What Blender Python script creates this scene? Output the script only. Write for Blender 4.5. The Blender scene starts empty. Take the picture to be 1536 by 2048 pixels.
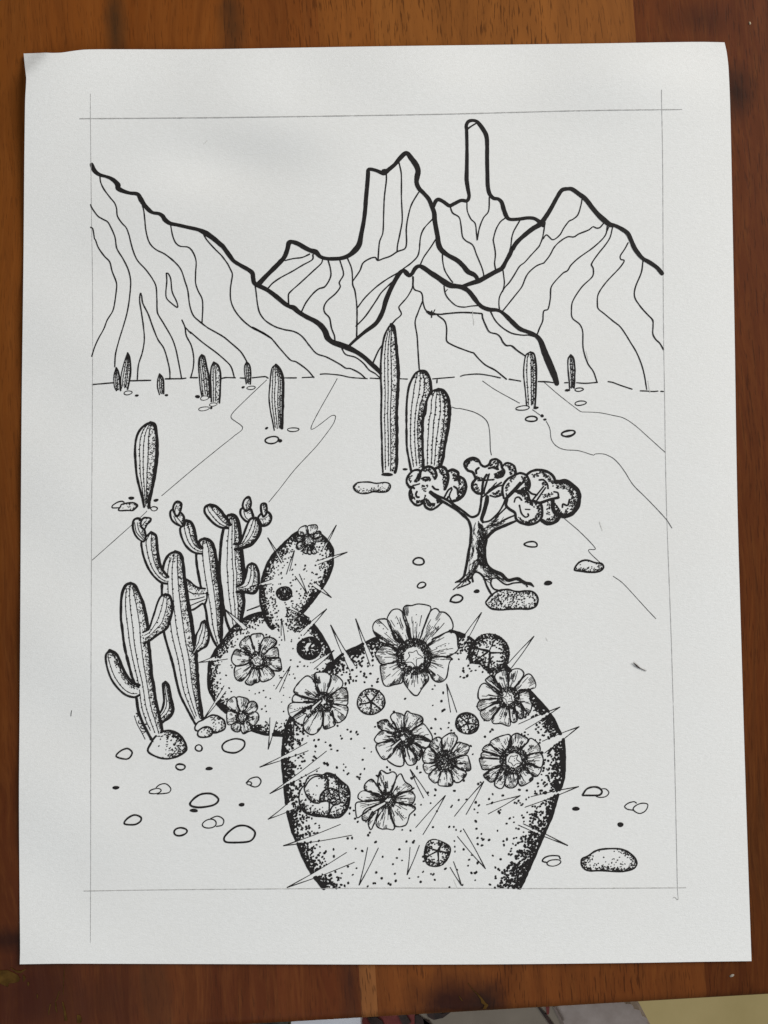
import bpy, math, random
import numpy as np
random.seed(7)
rng = np.random.default_rng(11)
scene = bpy.context.scene
COL = scene.collection

# ------------------------------------------------------------------ helpers
def link(o, parent=None):
    COL.objects.link(o)
    if parent is not None:
        o.parent = parent
    return o

def mesh_obj(name, verts, faces, mat, parent=None, smooth=False):
    me = bpy.data.meshes.new(name)
    me.from_pydata([tuple(map(float, v)) for v in verts], [], faces)
    me.update()
    if mat is not None:
        me.materials.append(mat)
    if smooth:
        for p in me.polygons:
            p.use_smooth = True
    return link(bpy.data.objects.new(name, me), parent)

def tag(o, label=None, cat=None, group=None, kind=None):
    if label: o['label'] = label
    if cat: o['category'] = cat
    if group: o['group'] = group
    if kind: o['kind'] = kind
    return o

class NT:
    """small node-tree writer"""
    def __init__(self, name):
        self.m = bpy.data.materials.new(name)
        self.m.use_nodes = True
        self.t = self.m.node_tree
        self.b = self.t.nodes['Principled BSDF']
    def n(self, typ, **kw):
        nd = self.t.nodes.new('ShaderNode' + typ)
        for k, v in kw.items():
            if hasattr(nd, k): setattr(nd, k, v)
            else: nd.inputs[k.replace('_', ' ')].default_value = v
        return nd
    def l(self, a, b):
        self.t.links.new(a, b)
    def coords(self, scale=(1, 1, 1), loc=(0, 0, 0), src='Object'):
        tc = self.n('TexCoord'); mp = self.n('Mapping')
        mp.inputs['Scale'].default_value = scale
        mp.inputs['Location'].default_value = loc
        self.l(tc.outputs[src], mp.inputs['Vector'])
        return mp.outputs['Vector']
    def noise(self, vec, scale, detail=4, rough=0.5, dist=0.0):
        nd = self.n('TexNoise')
        nd.inputs['Scale'].default_value = scale
        nd.inputs['Detail'].default_value = detail
        nd.inputs['Roughness'].default_value = rough
        nd.inputs['Distortion'].default_value = dist
        self.l(vec, nd.inputs['Vector'])
        return nd.outputs['Fac']
    def ramp(self, fac, stops, interp='LINEAR'):
        r = self.n('ValToRGB'); cr = r.color_ramp; cr.interpolation = interp
        while len(cr.elements) < len(stops): cr.elements.new(0.5)
        for e, (p, c) in zip(cr.elements, stops):
            e.position = p
            e.color = (c, c, c, 1) if isinstance(c, (int, float)) else (*c, 1)
        self.l(fac, r.inputs['Fac'])
        return r.outputs['Color']
    def mix(self, fac, a, b, mode='MIX'):
        mx = self.n('Mix', data_type='RGBA', blend_type=mode)
        for sock, v in ((mx.inputs[0], fac), (mx.inputs[6], a), (mx.inputs[7], b)):
            if hasattr(v, 'is_linked'): self.l(v, sock)
            elif isinstance(v, (int, float)): sock.default_value = v
            else: sock.default_value = (*v, 1)
        return mx.outputs[2]
    def math(self, op, a, b=0.0):
        nd = self.n('Math', operation=op)
        for i, v in enumerate((a, b)):
            if hasattr(v, 'is_linked'): self.l(v, nd.inputs[i])
            else: nd.inputs[i].default_value = v
        return nd.outputs[0]
    def bump(self, h, strength, dist):
        bp = self.n('Bump')
        bp.inputs['Strength'].default_value = strength
        bp.inputs['Distance'].default_value = dist
        self.l(h, bp.inputs['Height'])
        self.l(bp.outputs['Normal'], self.b.inputs['Normal'])

# ------------------------------------------------------------------ camera (phone held over the sheet)
F_PX, CX, CY = 1538.0, 768.0, 1024.0
cam_d = bpy.data.cameras.new('camera')
cam_d.sensor_fit = 'VERTICAL'; cam_d.sensor_height = 36.0
cam_d.lens = F_PX / 2048.0 * 36.0
cam_d.clip_start = 0.01; cam_d.clip_end = 50.0
cam = link(bpy.data.objects.new('camera', cam_d))
cam.rotation_euler = (0.03318637, 0.0077009, -0.0105977)
cam.location = (0.00409688, -0.01627942, 0.29852784)
scene.camera = cam
ROT = np.array(cam.rotation_euler.to_matrix()); LOC = np.array(cam.location)

# ------------------------------------------------------------------ the sheet's gentle relief, metres
def relief(x, y):
    """height of the sheet's upper face above the table at sheet position x, y"""
    h = 0.0006 + 0.0*x
    # the bent corner: a raised shoulder along the crease, the tip dipping back to the table
    d = ((-x) + y) - 0.3025                              # sqrt2 * distance past the crease
    s_ = (x + y - 0.037)/0.075
    side = np.where(d < 0, np.exp(-(d/0.042)**2), np.clip(1-d/0.0160, 0, 1)**1.7)
    h = h + 0.0042*side*np.exp(-s_*s_)
    # soft buckles of handled paper
    h = h + 0.0032*np.exp(-(((x+0.050)/0.055)**2 + ((y-0.138)/0.036)**2))
    h = h - 0.0034*np.exp(-(((x+0.056)/0.030)**2 + ((y-0.131)/0.0135)**2))
    h = h + 0.0012*np.exp(-(((x-0.08)/0.07)**2 + ((y-0.160)/0.014)**2))
    h = h + 0.0009*np.exp(-(((x-0.13)/0.03)**2 + ((y+0.02)/0.12)**2))
    h = h + 0.0007*np.exp(-(((x+0.115)/0.03)**2 + ((y+0.03)/0.09)**2))
    h = h + 0.0008*np.exp(-(((x-0.02)/0.12)**2 + ((y+0.183)/0.012)**2))
    h = h + 0.0007*np.sin(2*math.pi*y/0.062+0.8)*np.exp(-((x+0.125)/0.022)**2)*np.clip((0.13-y)/0.05, 0, 1)
    h = h + 0.0006*np.sin(2*math.pi*x/0.085+0.4)*np.exp(-((y-0.165)/0.018)**2)*np.clip((x+0.08)/0.05, 0, 1)
    h = h + 0.00035+0.00025*np.sin(31*x+17*y+1.0)*np.sin(23*y-19*x)
    return h

def to_sheet(px, py, lift=0.0):
    """point of the photographed drawing -> point on the sheet"""
    px = np.asarray(px, float); py = np.asarray(py, float)
    d = np.stack([(px-CX)/F_PX, -(py-CY)/F_PX, -np.ones_like(px)], -1) @ ROT.T
    z = np.full(px.shape, 0.0006)
    for _ in range(4):
        t = (z - LOC[2]) / d[..., 2]
        p = LOC + d*t[..., None]
        z = relief(p[..., 0], p[..., 1])
    p = p.copy(); p[..., 2] = z + lift
    return p

def at_z(px, py, z):
    d = ROT @ np.array([(px-CX)/F_PX, -(py-CY)/F_PX, -1.0])
    return LOC + d*((z-LOC[2])/d[2])
# ------------------------------------------------------------------ materials
def mat_ink():
    k = NT('black_ink')
    v = k.coords()
    c = k.ramp(k.noise(v, 900, 3), [(0.3, (0.010, 0.009, 0.009)), (0.75, (0.022, 0.019, 0.018))])
    k.l(c, k.b.inputs['Base Color'])
    k.b.inputs['Roughness'].default_value = 0.75
    k.b.inputs['Specular IOR Level'].default_value = 0.2
    return k.m
def mat_pencil(name, lo, hi):
    k = NT(name)
    v = k.coords()
    c = k.ramp(k.noise(v, 2500, 2), [(0.35, lo), (0.7, hi)])
    k.l(c, k.b.inputs['Base Color'])
    k.b.inputs['Roughness'].default_value = 0.7
    return k.m
def mat_paper():
    k = NT('drawing_paper')
    v = k.coords()
    fib = k.noise(k.coords((1, 2.3, 1)), 620, 6, 0.62, 0.7)
    fine = k.noise(v, 2600, 3, 0.6)
    blot = k.noise(v, 26, 4, 0.5)
    c = k.mix(k.ramp(fib, [(0.36, 0.0), (0.66, 1.0)]), (0.750, 0.748, 0.730), (0.795, 0.795, 0.780))
    c = k.mix(k.math('MULTIPLY', k.ramp(blot, [(0.42, 0.0), (0.75, 1.0)]), 0.35), c, (0.755, 0.742, 0.712))
    k.l(c, k.b.inputs['Base Color'])
    k.b.inputs['Roughness'].default_value = 0.85
    k.b.inputs['Specular IOR Level'].default_value = 0.25
    h = k.math('ADD', fib, k.math('MULTIPLY', fine, 0.5))
    k.bump(h, 0.45, 0.00018)
    return k.m
def mat_wood():
    k = NT('varnished_hardwood')
    tc = k.n('TexCoord'); sep = k.n('SeparateXYZ'); k.l(tc.outputs['Object'], sep.inputs[0])
    X, Y = sep.outputs['X'], sep.outputs['Y']
    # staves glued side by side: every stave has its own tone and its own figure
    edges = [-0.30, -0.131, -0.0500, -0.0189, -0.0136, 0.0085, 0.1115, 0.190]
    tone = [(0.1860, 0.0522, 0.0083), (0.2278, 0.0635, 0.0101), (0.2065, 0.0574, 0.0110), (0.2093, 0.0592, 0.0120),
            (0.2651, 0.0835, 0.0161), (0.2837, 0.0966, 0.0198), (0.1070, 0.0226, 0.0060), (0.1302, 0.0278, 0.0074)]
    heart = [(0.076, 0.0150, 0.0030), (0.088, 0.0170, 0.0042), (0.098, 0.0190, 0.0050), (0.290, 0.1100, 0.0330),
             (0.160, 0.0430, 0.0090), (0.150, 0.0410, 0.0095), (0.060, 0.0115, 0.0038), (0.064, 0.013, 0.004)]
    xs = k.math('MULTIPLY', k.math('ADD', X, 0.4), 1/0.8)
    stops = [((e+0.4)/0.8, c) for e, c in zip(edges, tone)]
    stops[0] = (0.0, tone[0])
    base = k.ramp(xs, stops, 'CONSTANT')
    hstops = [(p, c) for (p, _), c in zip(stops, heart)]
    hw = k.noise(k.coords((3, 1.2, 1)), 9.0, 3, 0.5)
    hy = k.math('ADD', k.math('MULTIPLY', Y, -2.6), k.math('ADD', k.math('MULTIPLY', k.math('SUBTRACT', hw, 0.5), 0.9), 0.42))
    base = k.mix(k.ramp(hy, [(0.15, 0.0), (0.85, 1.0)]), base, k.ramp(xs, hstops, 'CONSTANT'))
    idx = k.ramp(xs, [(s[0], i/8.0) for i, s in enumerate(stops)], 'CONSTANT')
    comb = k.n('CombineXYZ')
    warp = k.noise(k.coords((6, 1.6, 1)), 3.0, 3, 0.5)
    k.l(k.math('ADD', k.math('MULTIPLY', X, 1.0), k.math('MULTIPLY', k.math('SUBTRACT', warp, 0.5), 0.055)), comb.inputs['X'])
    k.l(k.math('MULTIPLY', Y, 0.075), comb.inputs['Y'])
    k.l(k.math('MULTIPLY', idx, 9.0), comb.inputs['Z'])
    G = comb.outputs[0]
    broad = k.noise(G, 34, 5, 0.55, 0.4)
    streak = k.noise(G, 150, 5, 0.6, 0.2)
    fine = k.noise(G, 620, 4, 0.65)
    c = k.mix(k.ramp(broad, [(0.30, 0.0), (0.50, 0.45), (0.72, 1.0)]), k.mix(0.30, base, (0.030, 0.009, 0.004)), k.mix(0.15, base, (0.34, 0.13, 0.028)))
    c = k.mix(k.math('MULTIPLY', k.ramp(broad, [(0.64, 0.0), (0.70, 1.0), (0.73, 0.0)]), 0.45), c, (0.030, 0.016, 0.008))
    c = k.mix(k.math('MULTIPLY', k.ramp(streak, [(0.36, 1.0), (0.58, 0.0)]), 0.24), c, (0.035, 0.010, 0.004))
    c = k.mix(k.math('MULTIPLY', k.ramp(fine, [(0.45, 0.0), (0.75, 1.0)]), 0.18), c, (0.30, 0.11, 0.025))
    # open pores: short dark dashes along the grain
    comb2 = k.n('CombineXYZ')
    k.l(k.math('ADD', X, k.math('MULTIPLY', warp, 0.012)), comb2.inputs['X'])
    k.l(k.math('MULTIPLY', Y, 0.08), comb2.inputs['Y'])
    k.l(idx, comb2.inputs['Z'])
    pore = k.noise(comb2.outputs[0], 1750, 2, 0.5)
    pmask = k.ramp(pore, [(0.57, 0.0), (0.65, 1.0)])
    pdens = k.ramp(k.noise(G, 60, 3), [(0.30, 0.15), (0.55, 1.0)])
    c = k.mix(k.math('MULTIPLY', k.math('MULTIPLY', pmask, pdens), k.ramp(xs, [(0.0, 0.25), (0.40, 0.30), (0.47, 0.60), (0.62, 0.62), (0.64, 0.5)])), c, (0.030, 0.009, 0.003))
    # knots: dark swirls
    def knot(cx, cy, rx, ry, col, c, amt):
        w = k.noise(tc.outputs['Object'], 55, 4, 0.6)
        dx = k.math('MULTIPLY', k.math('SUBTRACT', X, cx), 1/rx)
        dy = k.math('MULTIPLY', k.math('SUBTRACT', Y, cy), 1/ry)
        r = k.math('SQRT', k.math('ADD', k.math('MULTIPLY', dx, dx), k.math('MULTIPLY', dy, dy)))
        r = k.math('ADD', r, k.math('MULTIPLY', k.math('SUBTRACT', w, 0.5), 1.1))
        return k.mix(k.math('MULTIPLY', k.ramp(r, [(0.15, 1.0), (1.0, 0.0)]), amt), c, col)
    for a in KNOTS:
        c = knot(*a[:4], a[4], c, a[5])
    k.l(c, k.b.inputs['Base Color'])
    rg = k.ramp(streak, [(0.3, 0.58), (0.7, 0.48)])
    k.l(rg, k.b.inputs['Roughness'])
    k.b.inputs['Specular IOR Level'].default_value = 0.05
    k.b.inputs['Coat Weight'].default_value = 0.0
    k.b.inputs['Coat Roughness'].default_value = 0.25
    k.bump(k.math('SUBTRACT', k.math('MULTIPLY', streak, 0.4), k.math('MULTIPLY', pmask, 0.4)), 0.2, 0.00015)
    return k.m
def mat_plain(name, a, b, scale, rough=0.8, bump=0.0):
    k = NT(name)
    v = k.coords()
    nz = k.noise(v, scale, 5, 0.6)
    k.l(k.ramp(nz, [(0.3, a), (0.7, b)]), k.b.inputs['Base Color'])
    k.b.inputs['Roughness'].default_value = rough
    if bump: k.bump(nz, 0.5, bump)
    return k.m
INK = mat_ink()
PENCIL = mat_pencil('pencil_line', (0.30, 0.295, 0.29), (0.50, 0.49, 0.475))
GRAPHITE = mat_pencil('graphite_smudge', (0.60, 0.59, 0.565), (0.69, 0.68, 0.65))
PAPER = mat_paper()

DRAWING = """
@mountain_slope
T 160 200
heavy 40 120,662 150,725,42 200,765,36 260,782,28 310,800,34 355,830,44 388,870,54 392,905,50 440,932,40 510,953,32 590,965,38 625,1020,50 660,1075,44 710,1130,42 750,1155,32 810,1165,34 848,1190,44 870,1225,48 920,1262,38 1000,1280,34 1110,1305,34 1210,1328,36 1290,1365,54 1370,1420,50 1440,1480,48 1464,1500,44 T460,400 0,575,44 40,625,36 110,670,38 190,715,42 230,750,46 238,800,44 250,850,44 300,880,46 380,920,40 470,985,46 560,1060,44 610,1090,36 655,1105,54 700,1145,44 780,1195,44 870,1240,46 930,1285,56 975,1345,58 1000,1410,56 1050,1455,50 T680,500 0,970,56 80,1000,60 170,1045,44 250,1100,42 320,1165,46 380,1220,44 425,1275,30
T 160 200
ridge 10 205,790 215,850 250,920 310,1000 355,1055 375,1110 385,1190 430,1260 475,1310 505,1390 T160,480 515,0 545,110 590,210 680,310 750,410 780,480 788,600 790,710 800,760 860,860 940,1000 980,1110 1010,1250 1040,1410
T 160 200
ridge 10 110,1072 120,1100 180,1185 230,1218 285,1250 320,1310 355,1390 T160,480 365,0 380,90 440,190 490,290 515,380 520,460 505,620 480,760 440,900 400,1030 365,1170 357,1300
T 160 200
ridge 10 110,1303 132,1320 150,1420 T160,480 160,0 190,80 250,165 305,225 330,320 372,430 375,500 350,680 330,740 280,820 245,910 190,1010 150,1100 122,1190
T 160 200
ridge 10 640,1080 655,1140 665,1230 675,1330 T160,480 700,0 735,60 790,105 870,145 970,225 1035,305 1075,420 1105,520 1125,670 1160,770 1220,830 1310,900 T380,640,300 200,90 340,170 420,235 520,325 580,420
T 160 200
ridge 10 930,1285 945,1370 T160,480 965,0 990,40 1030,65 1110,75 1160,130 1190,220 1185,330 1185,440 1210,520 1250,600 1258,690 1250,850
T 160 200
ridge 10 1270,1385 T160,480 1300,0 1380,90 1450,160 1510,240 T460,400 0,700 25,760 15,840 5,920 10,1030 50,1130 130,1230 230,1310 340,1365 430,1420 T380,640,300 640,75 740,125 830,185 920,290 1030,410 1090,430 1200,510 1270,590
T 460 400
ridge 10 260,880 270,960 285,1080 310,1165 370,1240 470,1300 570,1330 T380,640,300 970,100 1070,120 1150,170 1230,270 1300,345 1400,380 T680,500,300 0,1170 60,1210 110,1215 200,1260 260,1312
T 160 480
ridge 10 1045,820 1075,890 1090,980 1140,1080 1165,1200 1160,1310 1135,1410
ridge 10 1075,890 1140,960 T380,640,300 0,120 130,230 290,350 400,450 430,500 455,590
ridge 10 885,340 905,345 930,400 945,530 990,630 1000,690 940,650 890,600 880,540 890,420 885,340
ridge 10 588,1430 600,1280 640,1150 660,1020 650,880 630,740 612,620 620,545 632,570 645,650 700,760 750,900 800,1020 860,1110 900,1240 920,1340 922,1420
T 680 500
ridge 10 20,1010 60,1070 160,1100 240,1160 300,1230 360,1265 405,1305
@castle_mountain
T 460 400
heavy 44 300,855,50 360,790,46 430,720,48 510,640,48 560,580,44 590,500,46 605,440,50 640,430,40 700,450,46 760,485,46 820,515,44 880,535,56 925,580,36 990,600,34 1080,602,38 1160,592,38 1230,560,46 1290,505,62 1325,450,54 1345,350,44 1370,220,40 1385,100,40 1392,0,42 T680,260 280,560,42 288,450,42 290,410,38 315,402,32 370,415,34 420,435,36 455,440,50 500,405,40 560,355,40 610,295,44 660,245,46 690,240,40 730,290,52 780,360,56 800,420,54 790,480,52 785,540,46 810,600,44 860,650,40 910,710,42 940,780,44 965,850,46 970,920,48 985,1010,46 1000,1090,46 1010,1170,54 1040,1230,52 1110,1285,42 1200,1335,46 1260,1390,48 1310,1450,50 1370,1480,44 1400,1510,40 1405,1540,36
T 680 260
heavy 24 440,415 460,410
T 460 400
ridge 11 565,620 650,600 740,588 815,555
ridge 11 850,560 845,610 740,670 640,730 520,795 440,850 390,905
ridge 11 950,610 935,650 850,730 720,850 630,930 600,970 602,1080
ridge 11 1005,615 1030,710 1030,790 975,885 910,910 850,960 780,1050 735,1140
ridge 11 1125,615 1160,730 1160,775 1120,845 1130,890 1080,960 1000,1030 965,1090 970,1150 1020,1210 1040,1310 1070,1390 1075,1440
ridge 11 1205,600 1245,700 1255,800 1258,870 1280,930 1300,1100 1300,1290 1297,1410
T 680 260
ridge 11 475,440 475,520 455,690 448,850 440,1050 405,1150 390,1330
ridge 11 130,1550 205,1440 235,1365 300,1320 360,1305 388,1335 450,1315 520,1290 590,1245 665,1215 682,1150 680,1010 700,880 735,760 805,640
ridge 11 605,335 628,450 630,700 638,920 615,1060 590,1180 585,1245
ridge 11 950,910 860,1010 825,1100 812,1230 790,1300 720,1370 650,1420 T680,500 600,230 480,300 370,380 260,485 180,590
T 680 260
ridge 11 980,1120 930,1200 860,1300 825,1375
ridge 10 1050,1260,14 1052,1340 1075,1440 1130,1530 1155,1560
T 680 500
ridge 11 560,305 430,430 370,520 260,680 165,780
@spire_mountain
T 680 260
heavy 36 955,790,34 980,730,40 1010,712,36 1060,735,34 1120,775,38 1170,755,36 1240,722,34 1300,725,34 1322,680,34 1310,600,40 1297,510,44 1298,430,40 1300,300,36 1300,150,32 T860,200 375,307,34 372,260,34 395,220,34 440,210,30 480,222,36 530,280,42 575,360,42 585,450,40 585,600,40 588,750,40 592,880,42 610,960,42 650,1005,36 700,1015,32 735,1050,40 755,1120,44 785,1195,44 820,1222,32 910,1220,34 1000,1208,34 1070,1215,34 1130,1255,44 1160,1285,40
T 860 200
heavy 14 382,298,20 430,265,14 480,235,14
T 680 260
ridge 10 1130,790 1155,850 1220,895 1240,980 1255,1090 1290,1135 1360,1180 1400,1280 1450,1400 1470,1470 1472,1500
ridge 10 1300,745 1305,830 1340,910 1385,960 1398,1060 1405,1125
ridge 10 1530,690 1522,830 1470,900 1430,1000 1405,1125
T 860 200
ridge 10 770,1210 720,1250 675,1330 648,1430 T900,480,225.06 590,0 620,180 610,320 622,400
ridge 10 920,1235 860,1340 840,1400 T900,480,225.06 840,0 830,90 815,140
@right_mountain
T 900 480 225.06
heavy 44 150,640,40 280,595,56 400,555,66 520,490,62 620,435,62 710,385,60 760,300,50 820,190,58 860,100,52 T860,200,300 845,1530,44 880,1470,44 950,1400,42 1050,1320,50 1130,1270,54 1190,1190,46 1240,1110,40 1300,1000,40 1350,925,40 1410,910,34 T1060,340 432,198,42 500,245,46 570,300,48 640,390,46 700,460,50 760,515,56 820,560,48 870,570,36 940,605,42 1000,650,46 1035,720,44 1070,800,46 1120,870,42 1160,910,40 1230,950,40 1300,1000,40 1352,1060,44
T 1060 340
ridge 10 155,540 130,690 100,770 T900,480,225.06 1215,90 1100,215 1020,305 950,360 870,490 810,580 740,660 680,770 668,860 675,945
T 900 480 225.06
ridge 13 720,390 735,500 742,600 720,705
T 1060 340
ridge 10 535,290 520,370 490,460 440,505 400,525 350,590 310,660 260,705 225,712 170,665 135,705
ridge 10 755,545 715,590 680,595 645,582 600,615 500,655 450,685 385,685 310,730 250,790 200,880 140,955 T900,480,225.06 1280,315 1180,355 1080,440 1030,520 980,640 880,770 720,970
ridge 10 792,570 780,650 740,710 640,800 500,900 420,975 385,1030 340,1055 250,1150 215,1210 208,1320 185,1425 145,1440 T1060,560 135,350 130,420 100,490 75,555
T 1060 340
ridge 10 845,590 820,690 770,770 690,870 630,965 648,1010 640,1090 530,1200 440,1340 425,1430 T1060,560 435,390 510,455 540,530 545,700 590,850 650,940 688,1050
T 1060 340
ridge 9 810,580 790,625
ridge 10 1005,745 970,810 925,880 930,915 965,930 920,1000 780,1150 700,1270 690,1370 T1060,560 700,295 760,345 850,420 920,475 975,550 1030,640 1090,740 1140,860 1170,970 1195,1120
T 1060 340
ridge 11 1157,930 1140,1050 1080,1200 1072,1300 T1060,560 1130,270 1200,350 1255,410 1260,470 1258,550 1285,605 1330,650 1368,715
@front_mountain
T 680 500
heavy 44 90,985,24 170,910,30 260,835,36 360,760,44 410,690,46 445,610,44 470,520,50 510,420,46 560,320,44 610,240,44 650,210,34 680,235,50 710,262,36 740,240,40 770,190,42 810,165,36 860,185,46 930,235,50 1000,280,54 1070,330,60 1130,362,56 1200,372,44 1260,385,48 1320,425,44 1380,500,48 T900,480,225.06 390,870,50 450,920,54 540,950,56 630,955,46 690,975,40 760,1030,50 850,1120,64 950,1210,60 1050,1250,50 1150,1290,50 T1060,560,300 105,620,50 150,740,64 200,860,72 250,980,64 275,1060,50
ridge 11 745,275 745,350 740,390 690,480 605,580 608,605 628,660 570,715 535,755
ridge 11 750,275 752,380 770,410 825,430 845,470 850,530 875,610 930,655
ridge 12 890,630,18 930,650,34 990,658,16 1050,658,12 1060,655 1250,640 1440,650 T900,480,225.06 440,1012 445,1060 490,1170 540,1255 640,1285 690,1330 720,1390 770,1440 840,1445 920,1510 1030,1585
ridge 10 940,625 938,690
ridge 8 972,612 950,655
ridge 11 848,520 800,640 770,740 790,880 800,1040 812,1220
ridge 11 1000,670 1070,725 1092,800 1090,920 1110,950 1200,995 1350,1050 T900,480,225.06 320,1540 400,1630 490,1710 620,1780 770,1900,18
T 900 480 225.06
ridge 14 550,970 620,1100 720,1200 850,1275 1000,1300 1070,1298 1180,1325
T 680 500
ridge 10 1065,370 1080,450 1120,510 1190,570 1270,585 1340,575 1420,568
ridge 8 1082,425 1100,405
ridge 12 435,970 390,1040 335,1165
@horizon_line
T 160 480
ridge 10 130,1480 340,1462
ridge 10 515,1442 725,1437
ridge 10 875,1422 1040,1420 1085,1415
ridge 10 1130,1410 1205,1410
T 680 500
ridge 9 310,1312 410,1318
ridge 9 610,1318 690,1322
ridge 9 950,1320 1170,1302
T 900 480 225.06
ridge 11 145,1860 200,1843 380,1830 540,1850 690,1883
ridge 13 810,1900 965,1927
ridge 12 1205,1932 1365,1940
T 680 500
ridge 10 995,1330 993,1360
T 1060 560
ridge 9 85,1040 160,1040 245,1052
ridge 9 355,1052 385,1052
ridge 9 475,1052 570,1058 690,1048
ridge 9 800,1040 850,1050 930,1080 1045,1118
ridge 9 1130,1135 1190,1137 1260,1142 1310,1138
ridge 10 1340,1140 1365,1142
T 380 640
ridge 10 320,600 370,590 465,592
ridge 10 515,593 570,597
ridge 10 640,592 770,580 800,595
ridge 9 960,593 1090,593
ridge 9 1150,590 1270,585
ridge 9 1335,555 1400,552 1536,565 T680,500,300 110,1305 280,1318
@ground_line
T 380 640
ridge 5 785,615 600,790 440,950 425,1005 540,1102 450,1190 300,1310 30,1530 T200,830,200 950,1240
ridge 5 1508,600 1240,1105 1450,980 1490,985 1470,1060 1370,1200 1280,1310 1075,1530 T0,0,1536 560,977 538,1004
T 200 830 200
ridge 7 720,1475 700,1500 T0,0,1536 275,1040 185,1120
T 900 480 225.06
ridge 6 445,1925 620,2045 T1000,680,200 300,970
T 1000 680 200
ridge 6 500,1070 625,1160
ridge 6 680,650 900,840 1130,1020 1240,1100 T1040,820,322.5 590,18 750,25 880,50 990,78 1100,150 1230,265 1385,405
T 1040 820 322.5
ridge 4 250,105 285,180 300,280 350,345 430,378 560,388 700,430 720,418 800,420 880,455 940,510 1000,590 1080,715 1200,835 1320,960 1400,1050 1447,1125
ridge 4 425,1035 560,1150 680,1270 718,1325 655,1330 670,1365 765,1455
ridge 4 888,1583 980,1650 1120,1800 1220,1910 1295,1988
T 0 0 1536
ridge 1 904,814 913,817 920,817 950,825 972,840 979,860 981,900 983,910
@column_cactus
T 200 680 200
col 12 20 0.3,0.55 s0.35 r5 n45 | 250,430 222,520 215,620 225,720 255,780 | 250,430 280,480 300,570 310,680 318,775
@column_cactus
col 12 22 0.25,0.5,0.7 s0.4 r5 n70 | 425,200 395,280 360,400 330,530 320,650 335,740 | 425,200 455,270 470,400 468,520 450,640 425,755
@column_cactus
col 14 18 0.35,0.65 s0.3 r6 n45 | 915,520 890,600 885,720 915,840 | 915,520 965,580 980,680 980,825
T 380 690 200
@column_cactus
col 16 20 0.2,0.45,0.7 s0.42 r6 n110 | 180,150 145,200 135,300 145,480 160,650 185,780 | 180,150 225,180 250,300 285,450 300,600 310,800
@column_cactus
col 16 20 0.25,0.5 s0.5 r6 n90 | 365,262 330,340 318,480 325,650 330,870 | 365,262 430,310 470,430 470,600 455,890
@column_cactus
col 12 18 0.3,0.6 s0.4 r6 n55 | 870,260 840,320 840,420 865,600 | 870,260 915,310 935,420 928,600
@column_cactus
col 16 30 0.2,0.4,0.62,0.78 s0.62 r6 n170 t0.13 | 1320,305 1270,340 1245,430 1230,600 1215,800 1235,1000 1265,1150 1295,1310 | 1320,305 1370,350 1415,450 1435,600 1430,850 1425,1050 1415,1280
T 1000 680 200
@column_cactus
col 16 20 0.24,0.58,0.75 s0.58 r7 n150 t0.07 | 465,185 400,230 370,380 365,550 385,740 410,1010 | 465,185 520,210 550,330 560,500 555,750 540,1030
@column_cactus
col 16 18 0.4,0.65 s0.45 r7 n80 t0.06 | 1085,228 1048,290 1045,430 1060,600 1072,745 | 1085,228 1125,270 1150,430 1148,580 1140,740
T 700 640 220
@column_cactus
col 22 34 0.22,0.42,0.6 s0.58 r6 n420 t0.03 | 575,62 530,120 485,220 460,330 440,480 430,650 430,800 440,1000 438,1200 T690,780,220 505,400 515,700 520,950 530,1150 | 575,62 615,100 635,220 650,400 670,600 678,780 672,960 655,1250 T690,780,220 722,300 728,600 725,900 720,1080 700,1150
T 690 780 220
blob 590,1180 80,25 0
T 700 640 220
@column_cactus
col 24 30 0.25,0.5,0.7 s0.66 r7 n330 t0.06 | 975,710 920,740 870,820 825,930 800,1080 790,1250 T690,780,220 860,600 865,800 890,950 925,1130 | 975,710 1050,720 1105,790 1130,880 1135,1000 1110,1060 1075,1140 T690,780,220 1100,350 1085,500 1090,800 1095,1080
@column_cactus
col 24 34 0.22,0.42,0.6,0.8 s0.72 r7 n330 t0.08 | 1230,970 1160,990 1110,1050 1070,1140 1055,1300 T690,780,220 1095,400 1085,600 1090,900 1100,1080 | 1230,970 1300,985 1360,1060 1390,1180 1395,1300 T690,780,220 1465,350 1440,560 1400,750 1370,950 1340,1060
T 200 830 200
@column_cactus
col 28 42 0.2,0.38,0.58 s0.6 r7 n330 t0.05 | 775,115 680,165 600,255 555,380 540,550 550,750 565,920 600,1080 640,1230 680,1410 | 775,115 840,150 870,300 882,450 880,620 860,800 830,1000 790,1180 760,1300 755,1420
@stones
T 200 680 200
ring 12 432,812 65,28 -5
blob 567,853 30,18 -10
blob 1022,848 30,17 -5
T 380 690 200
blob 118,793 40,25 0
ring 12 225,815 65,32 -5
ring 10 357,915 62,24 -6
ring 11 215,980 80,30 -10
blob 327,968 20,20 0
blob 818,650 27,17 -10
ring 11 940,658 62,27 -5
blob 1178,1278 27,18 -20
ring 22 1260,1460 100,55 -5
blob 1383,1470 35,28 0
T 380 640
ring 9 1057,1123 57,20 -3
T 1000 680 200
ring 14 350,1045 100,35 -5
blob 552,1042 40,22 -5
ring 24 483,1212 88,40 -5
blob 648,1165 25,25 0
blob 690,1222 28,16 -5
ring 14 1215,762 62,27 -3
blob 1037,772 42,20 -5
ring 14 1237,970 84,34 -5
ring 26 1050,1435 100,45 -8
T 690 780 220
stone 18 120,1350 180,1295 330,1285 440,1303 560,1290 620,1310 635,1360 590,1415 500,1428 400,1420 320,1440 230,1445 150,1410 120,1350 | n110 r6 L35 | 120,1360 150,1410 230,1445 320,1440 400,1400 500,1428 590,1415 635,1360
blob 840,1107 38,16 0
T 200 830 200
blob 483,1277 44,27 0
stroke 18 370,1340 340,1325 270,1340 195,1390 190,1425 300,1425
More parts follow.
